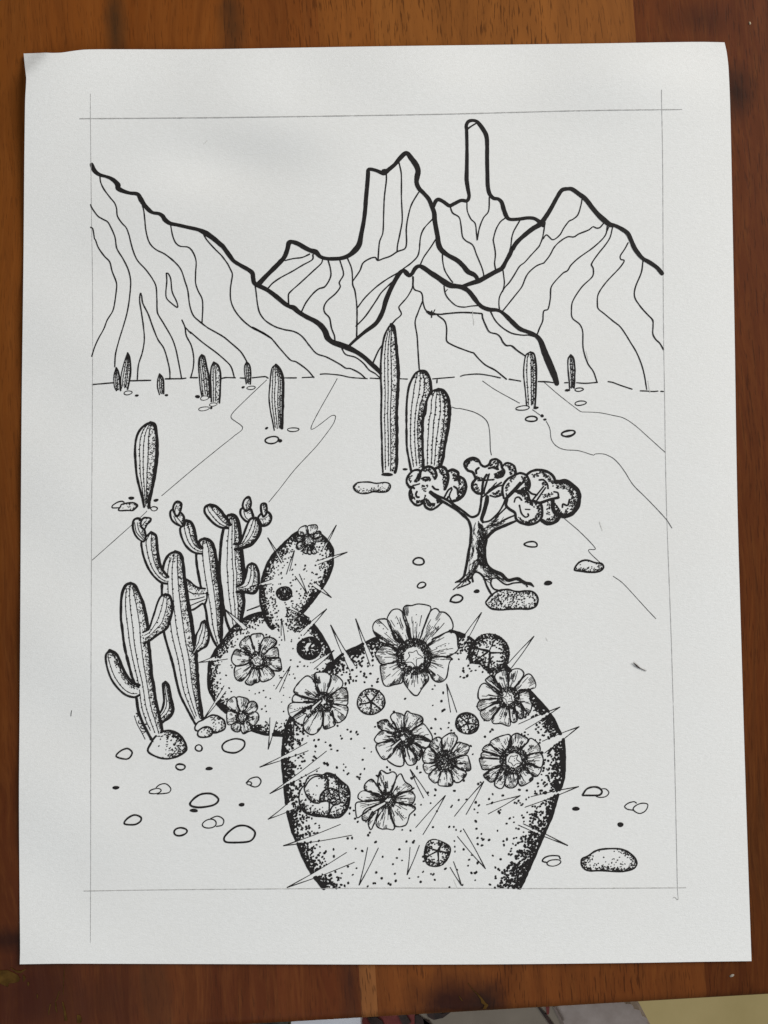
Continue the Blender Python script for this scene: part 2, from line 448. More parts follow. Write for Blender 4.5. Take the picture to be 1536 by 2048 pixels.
stone 22 330,1375 440,1350 520,1350 580,1390 540,1440 500,1468 420,1465 290,1465 320,1400 330,1375 | n60 r6 L45 | 440,1350 520,1350 580,1390 540,1440 500,1468
blob 862,1310 38,24 -10
ring 16 832,1440 50,33 -8
@acacia_tree
T 970 900 200
+foliage
T 800 900 200
mask 150,580 100,500 110,420 180,330 310,310 440,250 620,250 740,320 810,300 890,340 1020,560 900,760 820,790 650,800 480,915 370,810 220,830 150,640
stroke 34 150,575 105,500 115,420 180,335 250,305 310,325 305,420 285,465
stroke 40 310,345 360,285 440,255 520,290 560,380 540,440
stroke 44 545,285 620,255 700,290 740,400 730,500 690,600
stroke 34 190,570 150,640 160,750 220,830 290,850 370,800
stroke 32 370,810 400,880 480,915 560,880 650,800
stroke 44 745,325 810,305 890,345 900,400 980,450 1015,560 980,680 900,760 820,785
stroke 28 335,440 380,420 450,425
stroke 30 260,640 245,680 260,720 290,725
stroke 24 430,770 470,820 530,835
stroke 28 830,560 880,600 890,680
stroke 22 200,545 250,535 300,520
stroke 30 500,560 540,600 590,610
stroke 26 160,560 200,570 220,590
stip n60 r9.2 | 310,320 440,280 540,340 530,440 440,330
stip n69 r10.3 | 560,280 640,280 720,380 700,570 650,560 660,400
stip n82 r10.3 | 170,600 180,740 260,820 370,790 400,660 370,760 260,780 200,700
stip n75 r10.3 | 380,700 400,840 480,890 620,790 560,720 560,820 460,820
stip n112 r10.3 | 790,330 900,420 990,520 980,640 860,770 900,640 900,520 820,460
stip n45 r10.3 | 280,330 320,420 260,500 220,480 270,400
stip n24 r9.2 | 330,540 440,540 400,640 340,620
stip n21 r9.2 | 140,400 190,390 160,520 130,490
stip n30 r9.2 | 340,450 470,440 470,480 360,480
+foliage
T 800 900 200
stroke 36 1165,445 1120,345 1040,310 990,220 1025,155 1120,120 1200,150 1250,230 1310,255 1370,220 1400,160 1460,140 T970,900,200 190,150 245,200 262,270 298,330 270,400 190,425
T 970 900 200
stroke 30 270,250 320,205 380,205 450,250 475,340 450,380
stroke 24 80,700 170,720 280,680
stroke 34 60,280 130,270 200,295
T 800 900 200
stroke 40 1160,450 1112,520 1120,600 1180,660 1240,670
stroke 24 1200,470 1300,465 1440,455
stroke 30 1210,275 1170,310 1175,360
stip n69 r9.2 | 1010,170 1130,125 1210,190 1180,190 1110,150 1030,260
stip n54 r9.2 | 1380,240 1460,160 1530,200 1500,290 1400,260
stip n33 r9.2 | 1120,520 1180,520 1230,640 1170,650
stip n33 r9.2 | 1340,640 1480,500 1500,480 1440,560
stip n21 r9.2 | 1180,400 1280,440 1240,460 1180,450
T 970 900 200
stip n105 r9.2 | 140,370 220,330 280,290 290,350 230,420 150,430
stip n54 r9.2 | 300,230 390,220 460,280 460,370 380,380 360,280
stip n39 r9.2 | 100,660 270,600 280,680 180,710
+foliage
T 970 900 200
mask 290,740 270,640 280,540 350,440 460,380 540,350 640,380 720,320 830,300 960,330 1050,400 1090,490 1240,475 1430,620 1460,720 1430,860 1240,1020 1150,1030 1080,1110 960,1140 870,1060 680,1150 480,1060 460,970 320,850
stroke 40 640,380 720,325 830,305 960,335 1045,400 1085,490
stroke 62 1090,490 1160,485 1240,480 1340,545 1425,625 1450,720 1425,860 1350,965 1240,1015 1150,1005 1080,965 1045,890 1040,770
stroke 54 880,1085 960,1130 1080,1105 1145,1030
stroke 34 290,740 270,640 280,540 350,445 460,385 540,355 630,385 675,460 688,550 650,615 520,625
stroke 38 340,760 325,850 380,910 460,965 480,1060 560,1120 680,1145 800,1110 865,1040 880,940 855,830 760,790 690,770 660,680 600,640 480,635
stroke 22 450,800 470,740 520,725 565,770
stroke 22 530,850 560,970 620,1030 670,1010 660,980
stroke 26 835,460 900,460 955,520 970,590
stroke 24 1190,880 1200,830 1270,850 1300,760
stroke 26 660,620 720,670 800,690
stroke 18 620,910 690,915
stip n90 r9.2 | 720,370 850,320 980,370 1060,480 1050,560 980,480 880,380 740,430
stip n180 r9.2 | 1080,540 1200,500 1340,580 1430,700 1390,880 1240,990 1180,980 1300,860 1330,720 1260,600 1100,590
stip n60 r9.2 | 1060,800 1100,960 1200,1000 1180,960 1110,860
stip n90 r9.2 | 560,400 640,420 680,520 640,610 540,620 610,540
stip n45 r9.2 | 310,560 380,440 480,400 350,600 330,700
stip n165 r9.2 | 500,1020 560,1090 680,1130 800,1080 860,980 840,850 760,810 820,940 760,1040 640,1100
stip n60 r9.2 | 480,660 580,650 660,720 680,790 620,760 560,690
stip n39 r9.2 | 560,820 640,770 720,800 760,880 640,800
stip n54 r9.2 | 900,1080 1080,1000 1120,1050 980,1120
stip n21 r9.2 | 960,800 1010,800 1000,1000 940,1000
stip n30 r9.2 | 880,650 1000,640 1080,690 900,740
stip n18 r9.2 | 870,490 930,500 950,560 890,540
+trunk
T 890 1030 220
stroke 36 T800,900,200 460,650 560,730 700,815 850,905 960,990 1050,1080 1090,1200 1090,1300 1080,1450 T890,1030,220 335,490 310,650 280,800 262,860 210,910,26 150,940,22
T 800 900 200
stroke 34 470,640 600,715 670,740 760,790 840,850 960,930 1060,1010 1120,1030 1190,1000 1220,950 1240,850 1255,700 1280,480 1330,380
stroke 26 680,730 740,620 790,580
stroke 22 790,780 760,700 800,600
stroke 26 740,720 730,770 860,860
stroke 26 1370,370 1330,500 1300,600 1290,670
stroke 62 1340,720,50 1330,800 1290,950 1255,1060,50 1275,1110,30
stroke 26 1270,1110 1370,1090 1460,1020 T970,900,200 230,930 290,820 310,760
T 970 900 200
stroke 26 0,690 100,600 250,500
stroke 20 -60,740 90,630 200,560 270,540
stroke 22 100,1150 200,1010 330,880
stroke 24 100,1150 170,1150 300,1070 440,1010
stroke 30 320,740 430,620 540,500
stroke 40 350,730 480,600 590,490
stroke 24 730,770 820,660 900,560
stroke 22 800,770 860,680 930,580
stroke 40 760,780,26 840,810 1000,760 1130,730
stroke 24 1130,730 1120,660 1060,640
stroke 50 490,1085,30 330,1150 150,1230 50,1320 10,1380 T890,1030,220 580,340,40 560,450,34 565,600,30 600,700,26 680,780 790,830 880,910 1010,890 1120,950 1190,960 1240,1000,14
T 890 1030 220
stroke 20 1120,950 1150,1000
stroke 20 720,880 850,970 960,950 1080,940
stroke 26 370,870 420,800 480,810 540,870 580,980 620,1060 650,1110
stroke 20 720,880 660,890 640,960 680,1030 740,1050
stroke 14 150,940 230,930
stroke 16 120,1040 200,970 280,890
stroke 20 180,1020 350,950 320,900 380,880
stroke 26 380,870 390,930
hatch 300 7 35 | 470,90 540,180 600,210 570,330 555,450 555,600 575,720 520,740 450,660 440,450 455,300
hatch 60 6 60 | 400,640 470,660 440,780 330,880 250,960 300,830
hatch 60 6 55 | 540,680 600,720 700,800 860,940 720,870 640,860 600,1000 570,860
hatch 26 5 60 | 390,150 420,160 430,400 360,650 340,800 330,620
hatch 50 6 50 | 560,180 700,60 900,60 760,150 640,230
@stones
T 890 1030 220
stroke 20 1105,408 1160,378 1240,372 1282,400 1280,438 1220,446 1150,435 1105,408
blob 1440,950 62,32 -5
blob 443,1065 45,26 -5
stroke 22 75,1200 100,1150 160,1115 220,1125 248,1160 215,1205 150,1222 75,1205
stone 24 590,1190 640,1130 740,1060 870,1040 1010,1070 1180,1060 1260,1100 1300,1180 1270,1270 1190,1310 1000,1310 780,1325 660,1310 590,1260 570,1220 590,1190 | n260 r8 L110 b0.25 | 600,1180 590,1260 660,1310 780,1325 1000,1310 1190,1310 1270,1270 1300,1180 1260,1100 1180,1060 1080,1100 900,1140 700,1160
T 800 1090 160
ring 32 360,315 112,66 0
ring 28 415,770 82,52 -15
T 1040 820 322.5
stone 16 520,1520 560,1455 630,1430 720,1455 780,1465 795,1500 760,1535 680,1545 580,1535 520,1520 | n70 r5 L32 | 780,1465 795,1500 760,1535 680,1545 580,1535 530,1515
T 180 1440 360
stone 16 495,265 520,200 560,140 620,100 680,90 750,115 800,170 825,240 800,280 720,320 640,330 560,310 495,265 | n170 r5.5 L60 | 700,95 750,115 800,170 825,240 800,280 720,320
stroke 12 225,310 260,265 320,243 360,275 340,320 300,333 225,310
stroke 13 1128,225 1160,185 1240,160 1310,175 1320,215 1290,255 1230,280 1150,265 1128,225
ring 13 773,400 38,26 0
blob 1017,414 30,16 -5
blob 222,577 29,16 -5
stroke 8 565,575 600,550 650,545 690,585 670,620 575,632
ring 8 558,607 50,22 -12
stroke 9 1335,535 1370,500 1430,487 1460,520 1440,560 1400,570 1335,540
ring 8 1360,540 22,13 0
stroke 15 855,710 900,660 960,630 1040,630 1095,670 1085,705 1040,730 940,745 870,735 855,710
blob 887,772 38,15 4
blob 1295,722 27,15 -3
stroke 14 295,885 320,840 380,810 435,830 430,865 380,892 295,885
ring 14 772,953 58,32 -12
stroke 8 1030,840 1090,820 1140,850 1130,895 1080,908
ring 8 1020,885 63,35 -8
stroke 15 1145,1005 1190,950 1260,905 1340,905 1405,950 1400,1000 1360,1035 1260,1045 1160,1040 1145,1005
T 1070 1540 290
stroke 9 700,200 750,200 783,240 750,280 690,290 650,280
stroke 17 505,260 550,200 620,178 680,190 710,230 680,265 505,268
stroke 10 1075,350 1050,335 990,350 950,385 980,415 1040,425
stroke 10 1040,410 1070,375 1130,352 1190,360 1190,400 1160,440 1110,460 1060,440 1040,410
blob 433,410 40,22 -5
blob 905,578 34,25 -5
stone 16 505,935 560,910 660,850 800,832 940,845 1040,910 1080,980 1050,1040 960,1070 860,1075 700,1065 560,1065 500,1020 490,960 505,935 | n260 r6 L42 b0.06 | 940,845 1040,910 1080,980 1050,1040 960,1070 860,1075 700,1065 560,1065 500,1020 490,960 560,920
stroke 13 130,980 80,965 100,930 160,908 250,910 268,940
ring 9 200,982 70,35 -10
@branched_cactus
T 390 980 200
col 34 46 0.33,0.55,0.7 s0.72 r7 n420 t0.04 | 560,380 500,400 440,600 410,750 395,900 385,1050 375,1200 385,1350 T350,1120,200 720,500 745,700 790,930 850,1090 | 560,380 620,400 660,480 690,620 700,760 725,1000 740,1150 760,1300 T350,1120,200 1040,400 1050,560 1060,650 1040,800 1010,940
T 390 980 200
+arm
col 30 36 0.3,0.6 s0.66 r7 n90 t0.1 | 230,225 160,260 150,340 210,430 300,520 400,575 505,585 | 230,225 320,250 400,320 460,400 510,470 545,535
+arm
col 28 40 0.3,0.55 s0.66 r7 n110 t0.1 | 930,430 860,440 820,500 790,570 750,680 720,760 680,820 600,830 | 930,430 990,490 1005,580 985,680 930,770 860,840 760,880 620,910
pad 30 | 805,485 740,440 700,370 705,300 750,275 850,290 880,350 900,420 850,450 | n26 r7 L35 b0 | 850,290 880,350 900,420 850,450
ridge 9 750,330 780,420 830,460
pad 30 | 775,320 735,250 750,170 790,120 830,110 850,140 862,200 845,280 800,320 | n34 r7 L35 b0 | 830,110 850,140 862,200 845,280 800,320
ridge 9 805,180 785,310
pad 36 | 970,440 1000,380 1050,350 1120,340 1170,400 1165,470 1120,530 1050,550 1020,530 | n30 r7 L45 b0 | 1170,400 1165,470 1120,530 1050,550
ridge 9 1000,445 1060,445 1110,410
pad 30 | 1050,410 1020,330 1015,230 1045,205 1090,215 1105,280 1100,350 1070,400 | n40 r7 L35 b0 | 1045,205 1090,215 1105,280 1100,350
+arm
T 350 1120 200
col 28 34 0.35,0.6 s0.66 r7 n120 t0.15 | 1180,50 1120,90 1100,180 1080,270 1040,360 950,410 | 1180,50 1240,80 1280,180 1290,300 1280,400 1240,490 1180,510 1060,490 950,490
@branched_cactus
T 250 980 200
col 32 44 0.33,0.66 s0.72 r7 n450 t0.05 | 1220,745 1150,780 1120,880 1095,1000 1105,1150 1130,1300 T350,1120,200 397,405 455,690 480,800 500,950 540,1100 590,1230 640,1320 | 1220,745 1320,790 1370,900 1400,1050 1420,1200 1440,1400 T350,1120,200 680,330 700,500 715,700 720,900 715,1100 710,1250
+arm
T 350 1120 200
pad 26 | 465,440 380,430 310,400 230,330 160,290 90,290 50,350 40,450 80,570 130,670 190,750 270,765 350,720 420,670 455,680 490,600 490,500 | n110 r7 L75 b0 | 50,400 60,350 120,290 230,330 310,400 400,440 O
ridge 11 70,455 180,465 280,515 400,520 490,510
ridge 11 110,605 240,610 360,590 450,565
ridge 11 190,720 330,660 465,605
+arm
T 250 980 200
col 26 36 0.33,0.62 s0.62 r7 n90 t0.12 | 940,468 900,540 850,590 865,700 920,830 1000,920 1080,965 1185,980 | 940,468 1010,495 1060,580 1085,700 1110,800 1190,890
pad 30 | 880,560 800,530 730,470 700,400 700,330 740,300 860,350 900,400 910,450 900,540 | n30 r7 L40 b0 | 860,350 900,400 910,450 900,540
ridge 9 750,400 800,500 850,540
ridge 9 800,420 850,480 890,550
pad 32 | 790,400 745,320 745,250 780,190 820,180 865,210 865,270 850,330 820,390 | n30 r7 L40 b0 | 780,190 820,180 865,210 865,270 850,330
ridge 9 785,250 770,330 790,400
@branched_cactus
T 250 980 200
col 30 42 0.25,0.45,0.7 s0.74 r7 n480 t0.05 | 770,945 680,990 620,1080 590,1180 575,1300 570,1450 T190,1140,200 1030,360 1040,700 1060,950 1110,1150 1170,1350 1210,1500 T200,1300,200 1170,450 1230,680 1310,850 1400,1020 1460,1130 | 770,945 850,980 890,1100 905,1250 915,1350 T350,1120,200 150,280 190,550 225,760 255,900 275,1050 290,1200 310,1350 T370,1300,200 176,68 180,150 195,400 215,650 240,850 270,1050
+arm
T 250 980 200
col 28 34 0.3,0.62 s0.68 r7 n130 t0.08 | 400,650 320,720 255,790 265,920 300,1060 370,1220 460,1340 560,1420 650,1440 | 400,650 470,690 490,780 500,900 520,1060 570,1210 665,1335
pad 30 | 290,790 220,760 160,690 125,590 125,500 150,450 210,435 260,480 300,600 320,720 | n40 r7 L30 b0 | 210,435 260,480 300,600 320,720
ridge 9 150,500 180,650 290,770
ridge 9 190,500 220,630 310,760
pad 28 | 250,560 250,480 290,430 350,425 395,440 390,480 340,530 300,600 | n30 r7 L30 b0 | 350,425 395,440 390,480 340,530 300,600
ridge 9 330,470 260,550
+arm
T 350 1120 200
col 22 28 0.3,0.6 s0.75 r7 n60 t0.1 | 455,935 410,960 380,1050 330,1150 310,1280 280,1400 | 455,935 495,1000 520,1100 520,1200 490,1310 400,1370 300,1440
@branched_cactus
T 190 1140 200
col 36 36 0.22,0.42,0.68 s0.74 r7 n420 t0.05 | 550,200 480,230 430,320 405,450 400,600 400,750 420,900 440,1080 470,1250 520,1450 T200,1300,200 490,400 530,520 555,700 565,760 590,930 650,1100 710,1220 790,1370 | 550,200 620,240 670,340 730,480 770,620 800,750 820,900 830,1130 850,1300 860,1450 T200,1300,200 785,220 800,400 830,560 860,780 900,950 940,1120 960,1250
+arm
T 190 1140 200
col 24 30 0.32,0.6 s0.66 r7 n170 t0.08 | 1080,370 1010,410 960,510 920,640 880,760 830,900 740,955 | 1080,370 1150,400 1185,500 1190,620 1150,780 1100,900 970,990 860,1070 760,1130
+arm
T 200 1300 200
col 26 34 0.25,0.8 s0.6 r7 n200 t0.1 | 150,5 95,70 95,180 130,330 190,470 290,600 400,690 530,725 610,690 | 150,5 240,50 300,140 350,270 420,400 510,500 605,540
+arm
col 28 36 0.3,0.6 s0.6 r7 n110 t0.1 | 1005,495 970,520 975,640 985,780 960,900 920,970 | 1005,495 1050,540 1080,680 1110,830 1125,920 1080,1020 1000,1080 950,1120
+hatching
ridge 9 530,1010 570,1130 640,1260 695,1370
ridge 14 560,970 590,1000 570,1020
ridge 12 600,1085 595,1120 640,1135
ridge 12 660,1150 625,1180 650,1205 690,1215
ridge 9 640,1250 705,1250 660,1280
ridge 16 690,1140 715,1140
@pear_cactus
T 400 1190 240
pad 22 | 800,220 640,260 540,320 400,440 290,590 200,700 150,790 115,870 105,1050 110,1200 150,1290 210,1390 330,1510 T370,1300,200 640,960 800,1150 1030,1240 1180,1290 1330,1310 1536,1325 T0,0,1536 572,1473 600,1440 590,1400 620,1365 667,1345 666,1318 655,1290 T400,1190,240 1480,400 1400,340 1310,280 1150,230 | n1900 r9.5 L62 b0.035 | 800,220 640,260 540,320 400,440 290,590 200,700 150,790 115,870 105,1050 110,1200 150,1290 210,1390 330,1510 T370,1300,200 640,960 800,1150 1030,1240 1180,1290 1330,1310 1536,1325 T0,0,1536 572,1473 575,1480 690,1290 666,1310 655,1290 T400,1190,240 1480,400 1400,340 1310,280
T 500 1030 220
pad 30 | 390,480 520,350 660,240 740,180 850,180 960,240 1040,310 1100,380 1150,460 1160,600 1150,720 1080,900 1010,1010 960,1090 880,1210 740,1370 640,1480 480,1560 400,1600 T400,1190,240 925,435 880,390 830,290 800,180 790,30 T500,1030,220 145,1050 170,900 220,740 300,580 | n1250 r10 L75 b0.07 | T400,1190,240 925,435 880,390 830,290 T500,1030,220 145,1200 145,1050 170,900 220,740 300,580 390,480 520,350 660,240 850,180 1040,310 1150,460 1160,600 1150,720 1080,900 960,1090 740,1370 S
stip n190 r10 | 520,1290 740,1370 900,1500 820,1640 640,1640 480,1560
+bud
disc 478,1095 104,98 0 n170 r11 dark
T 400 1190 240
+bud
disc 1400,680 150,145 0 n170 r10 cross
+flower
flower 740,840 115 62 | 650,720 520,670 515,610 560,560 630,520 655,560 690,690 | 690,690 650,560 660,510 720,495 790,495 820,540 790,600 750,690 | 760,690 800,580 850,540 930,550 980,590 970,640 900,680 850,720 | 850,720 920,680 980,670 1000,700 1005,800 940,810 860,800 | 860,800 1010,800 1030,830 1045,950 1010,975 930,960 860,900 | 870,910 930,970 955,1020 900,1080 800,1110 770,1080 760,960 | 760,960 765,1100 700,1130 650,1155 580,1120 620,1060 660,970 | 650,970 560,1080 520,1105 460,1070 440,990 465,910 600,890 | 600,890 480,910 420,870 405,810 430,740 470,695 560,730 640,740
+flower
T 370 1300 200
flower 880,1030 105 50 | 780,920 690,920 640,860 660,780 740,720 780,730 810,880 | 820,890 795,730 880,725 960,750 985,800 930,880 | 940,890 990,800 1060,790 1110,840 1110,910 1050,960 960,970 | 970,980 1090,950 1135,1010 1120,1090 1050,1160 970,1100 | 990,1120 1020,1230 960,1260 900,1290 860,1220 850,1140 | 850,1140 850,1240 780,1255 720,1210 720,1150 800,1110 | 790,1110 690,1150 650,1130 645,960 700,940 790,970
+flower
T 500 1030 220
flower 825,360 95 48 | 770,280 690,280 670,240 700,180 770,150 800,160 800,260 | 805,260 805,160 860,140 930,140 945,190 900,260 860,290 | 890,290 940,230 980,230 1000,300 920,330 | 910,320 1000,300 1010,340 960,375 900,370 | 750,300 660,300 635,350 680,380 750,360 | 750,370 660,400 655,470 700,480 760,430 | 790,430 735,490 740,520 800,540 800,450 | 810,450 810,540 860,540 855,450 | 860,450 870,540 930,530 900,430
+spine
T 500 1030 220
spine 250,320 440,670 455,630
spine 1205,145 1005,490 1040,480
spine 1355,520 925,645 955,690
spine 1135,1150 910,935 870,990
spine 825,1440 525,1305 590,1285
spine 620,500 510,825 555,780
spine 800,1105 630,855 690,825
T 350 1120 200
spine 1155,410 1510,285 1480,365
spine 1110,775 1440,630 1440,660
spine 765,755 1050,1075 1125,1040
T 400 1190 240
spine 1620,180 1270,480 1330,515
spine 1155,915 970,1205 1020,1240
spine 1045,305 1040,520 1088,585
T 370 1300 200
spine 220,190 420,110 655,138
spine 270,1085 600,550 630,635
spine 1280,1520 1305,1040 1405,1095
@stones
T 370 1300 200
stone 22 170,1235 155,1180 200,1110 270,1075 340,1035 420,1000 500,1010 580,1060 620,1130 610,1210 540,1250 460,1275 300,1250 | n75 r8 L60 | 500,1010 580,1060 620,1130 610,1210 540,1250 460,1275
stone 22 195,1290 215,1235 280,1190 350,1180 410,1210 425,1260 390,1320 300,1340 220,1330 195,1290 | n36 r8 L60 | 350,1180 410,1210 425,1260 390,1320
ring 20 212,1505 56,46 0
@pear_cactus
T 0 0 1536
pad 5.5 | 648,1777 629,1755 609,1720 595,1686 585,1662 575,1621 570,1578 565,1528 565,1507 569,1470 578,1440 600,1400 630,1360 668,1324 682,1311 696,1302 726,1288 748,1278 790,1265 840,1258 901,1262 929,1270 947,1281 990,1310 1030,1350 1059,1381 1075,1398 1097,1423 1110,1443 1120,1465 1127,1480 1129,1520 1127,1557 1115,1593 1104,1630 1090,1664 1082,1682 1067,1718 1040,1777 | n2900 r2.05 L25 b0.03 | 648,1777 629,1755 609,1720 595,1686 585,1662 575,1621 570,1578 565,1528 565,1507 569,1470 578,1440 600,1400 630,1360 668,1324 682,1311 696,1302 726,1288 748,1278 790,1265 840,1258 901,1262 929,1270 947,1281 990,1310 1030,1350 1059,1381 1075,1398 1097,1423 1110,1443 1120,1465 1127,1480 1129,1520 1127,1557 1115,1593 1104,1630 1090,1664 1082,1682 1067,1718 1040,1777 O
stip n150 r2.2 | 600,1480 700,1340 800,1290 940,1310 1090,1440 1110,1560 1060,1680 1000,1775 670,1775 600,1640
stip n150 r2.1 | 1083,1660 1060,1670 1040,1700 1010,1740 975,1776 1035,1776 1060,1720
+bud
T 900 1210 280
pad 9 | 270,390 380,320 520,335 620,420 650,520 630,640 570,700 450,740 370,690 330,650 220,620 210,480 270,390 | n420 r8.5 L75 b0.06 | 270,390 380,320 520,335 620,420 650,520 630,640 570,700 450,740 370,690 330,650 220,620 210,480 270,390
wedge 12 430,510 500,380
wedge 24 420,505 235,470
wedge 18 440,525 650,520
wedge 22 440,520 420,740
wedge 18 410,520 270,620
+bud
disc 190,1300 128,112 6 n150 r7 cross5
+bud
T 560 1230 240
disc 1165,1110 172,168 7 n200 r7 star 1090,1010 1270,970 1290,1210 1150,1270 1030,1140
+bud
T 520 1460 260
pad 14 | 460,800 480,710 530,640 570,560 650,525 740,530 790,505 880,530 960,600 1040,670 1065,780 1040,920 960,1020 860,1040 760,1025 640,1015 540,980 480,910 460,800 | n480 r7.5 L55 b0.02 | 790,505 880,530 960,600 1040,670 1065,780 1040,920 960,1020 860,1040 760,1025 640,1015 540,980 480,910
ridge 12 530,650 525,700 560,790 620,850 690,865 720,850 800,840 820,870 815,1010
ridge 12 530,680 580,600 650,550 740,550
ridge 14 780,535 810,620 800,700
heavy 16 930,640 935,760 945,860 860,900 820,980 800,1020
stip n70 r6 | 540,690 560,790 620,850 690,865 700,830 640,810 590,770 570,690
stip n60 r6 | 740,540 800,560 800,690 760,690 760,610
stip n60 r7 | 940,650 1030,700 1040,800 1000,950 970,950 990,800 960,720
fill 700,845 722,770 780,705 850,692 930,730 935,850 870,880 820,845
stroke 16 700,850 720,765 780,700 850,688 930,725
stroke 14 700,850 760,835 820,850 870,885
holes n16 r9 | 740,790 790,730 880,740 890,820 780,830
+bud
T 800 1560 320
pad 9 | 270,590 330,570 400,590 470,630 485,680 450,770 380,825 280,820 235,750 240,660 270,590 | n230 r6 L45 b0.02 | 400,590 470,630 485,680 450,770 380,825 280,820 235,750 240,660 270,590
wedge 14 365,680 255,640
wedge 22 365,680 405,600
wedge 20 365,680 470,705
wedge 14 365,680 375,822
wedge 14 365,680 235,745
+flower
T 560 1230 240
flower 560,1110 125 0 | 420,1080 190,1000 200,920 340,780 440,850 480,990 | 480,990 440,760 540,730 600,740 650,780 610,950 | 600,980 650,850 660,770 720,770 800,850 790,920 660,1010 | 670,1010 790,930 860,970 870,1100 850,1155 690,1130 | 690,1140 860,1170 850,1290 790,1360 710,1370 670,1200 | 660,1230 710,1390 650,1440 560,1450 560,1270 | 550,1270 540,1400 480,1500 400,1530 320,1480 300,1400 340,1290 440,1240 | 430,1230 300,1400 240,1390 170,1310 300,1200 | 400,1150 160,1310 110,1250 110,1160 170,1120 420,1120 | 400,1120 170,1110 190,1020 300,1060 430,1090
stamen 14 530,1090 420,1190 30
starlet 360,1240 70
+flower
T 900 1210 280
flower 640,1020 120 62 | 540,960 400,840 390,820 470,770 500,880 560,930 | 560,920 490,790 530,740 620,720 640,880 | 640,890 660,730 760,700 810,760 720,890 | 720,900 830,770 880,760 930,830 930,910 760,930 | 760,940 860,950 880,1040 900,1100 860,1190 770,1060 | 770,1060 810,1180 800,1240 760,1240 710,1120 | 710,1110 740,1260 700,1290 670,1270 650,1130 | 640,1130 660,1320 560,1300 480,1300 460,1260 560,1120 | 550,1110 440,1260 400,1270 350,1230 340,1160 520,1070 | 510,1060 340,1160 300,1110 340,1040 500,1030 | 500,1020 330,1040 310,960 340,880 390,860 510,970
+flower
T 700 1380 260
flower 630,570 125 0 | 520,500 380,470 330,430 350,370 440,350 470,410 560,470 | 550,450 480,320 520,270 600,280 640,310 640,420 | 645,430 640,320 680,245 710,270 840,310 855,390 730,480 | 730,480 850,395 900,430 970,540 965,600 900,590 820,540 740,530 | 740,550 830,540 960,610 890,690 870,690 760,600 | 740,620 850,700 850,760 800,830 720,680 | 710,690 790,790 770,870 690,885 640,800 620,700 | 610,700 640,860 610,900 530,890 440,820 500,760 560,680 | 520,650 500,760 420,820 370,800 310,690 330,630 480,610 | 490,580 400,610 330,630 290,580 380,480 500,520
stamen 12 600,590 500,680 26
+flower
flower 450,1300 95 0 | 370,1210 330,1120 330,1080 360,950 440,985 510,965 550,1010 500,1150 470,1210 | 490,1200 550,1040 600,990 650,1080 720,1130 730,1180 600,1210 540,1260 | 540,1270 640,1200 720,1200 770,1260 730,1350 620,1350 550,1320 | 545,1330 730,1360 775,1400 705,1475 690,1530 650,1600 530,1600 460,1430 | 460,1420 530,1600 510,1650 440,1640 370,1640 310,1590 340,1410 | 330,1450 290,1560 250,1650 220,1600 220,1530 280,1480 | 270,1430 200,1540 150,1530 150,1460 200,1400 300,1370 | 310,1350 160,1460 90,1510 70,1450 70,1340 130,1320 350,1290 | 360,1290 200,1320 100,1280 110,1220 170,1190 350,1250 | 350,1230 180,1180 180,1110 250,1055 300,1100 360,1200
stamen 14 420,1330 260,1420 40
+flower
flower 1130,840 130 22 | 1010,760 940,660 960,610 1020,560 1080,575 1085,720 | 1090,720 1080,600 1100,560 1180,510 1230,515 1270,580 1190,730 | 1190,740 1270,620 1340,630 1400,650 1410,690 1370,760 1240,800 | 1240,810 1380,770 1400,800 1425,940 1330,950 1260,900 | 1250,910 1370,970 1370,1010 1290,1090 1220,1070 1190,970 | 1190,970 1215,1080 1200,1130 1110,1135 1040,1110 1080,960 | 1070,960 1040,1080 990,1095 930,1010 1020,920 | 1010,920 930,990 880,950 875,870 1000,870 | 1000,860 880,860 860,780 900,690 950,680 1020,770
+flower
T 900 1420 280
flower 700,550 150 80 | 550,480 440,370 450,340 520,300 620,270 660,275 660,390 620,420 | 640,400 665,300 730,255 790,280 850,310 850,350 780,410 | 790,410 850,360 880,310 940,340 985,400 980,460 870,480 | 870,490 985,465 1025,550 1000,630 940,610 870,570 | 870,580 940,630 1000,640 980,700 930,730 880,690 840,620 | 840,630 910,740 890,780 770,830 740,680 | 740,690 740,800 700,850 640,850 600,810 610,690 | 600,680 600,800 570,860 530,855 490,820 510,730 560,650 | 550,650 490,770 450,790 380,740 370,710 440,660 540,630 | 530,630 370,655 340,610 325,530 400,530 520,540 | 520,530 350,520 350,470 420,460 530,510 | 540,500 360,450 370,410 430,380 520,450
+flower
T 720 1190 240
flower 690,790 225 125 | 480,640 340,630 260,600 230,560 170,450 170,380 220,320 300,305 350,315 390,370 430,540 490,610 | 490,600 400,440 350,320 370,250 420,190 490,180 540,215 560,300 620,440 640,510 | 645,520 600,330 555,210 560,160 590,135 660,135 740,115 840,125 905,150 905,190 850,320 790,480 | 790,490 850,320 910,200 950,175 990,175 1020,215 1080,220 1150,280 1190,370 1180,440 1100,480 930,560 | 920,570 1100,480 1190,475 1240,520 1250,640 1255,705 1140,785 1050,785 930,790 | 920,800 1050,790 1165,800 1140,880 1110,1050 1050,1110 980,1110 920,1060 880,970 830,920 | 820,930 880,1060 870,1100 800,1190 740,1280 700,1285 640,1230 560,1110 545,1000 | 540,990 545,1110 500,1135 430,1150 360,1170 310,1150 280,1070 260,910 300,885 450,870 | 460,860 280,885 230,830 195,760 230,700 300,650 380,660 470,720
+spine
T 560 1230 240
spine 650,130 965,650 900,730
spine 970,50 1190,545 1155,650
spine 690,455 420,610 440,690
T 900 1210 280
spine 345,85 170,315 125,495
spine 920,345 635,645 675,690
spine 1205,1120 755,1305 830,1365
T 720 1190 240
spine 1110,1140 1160,1500 1240,1500
T 900 1420 280
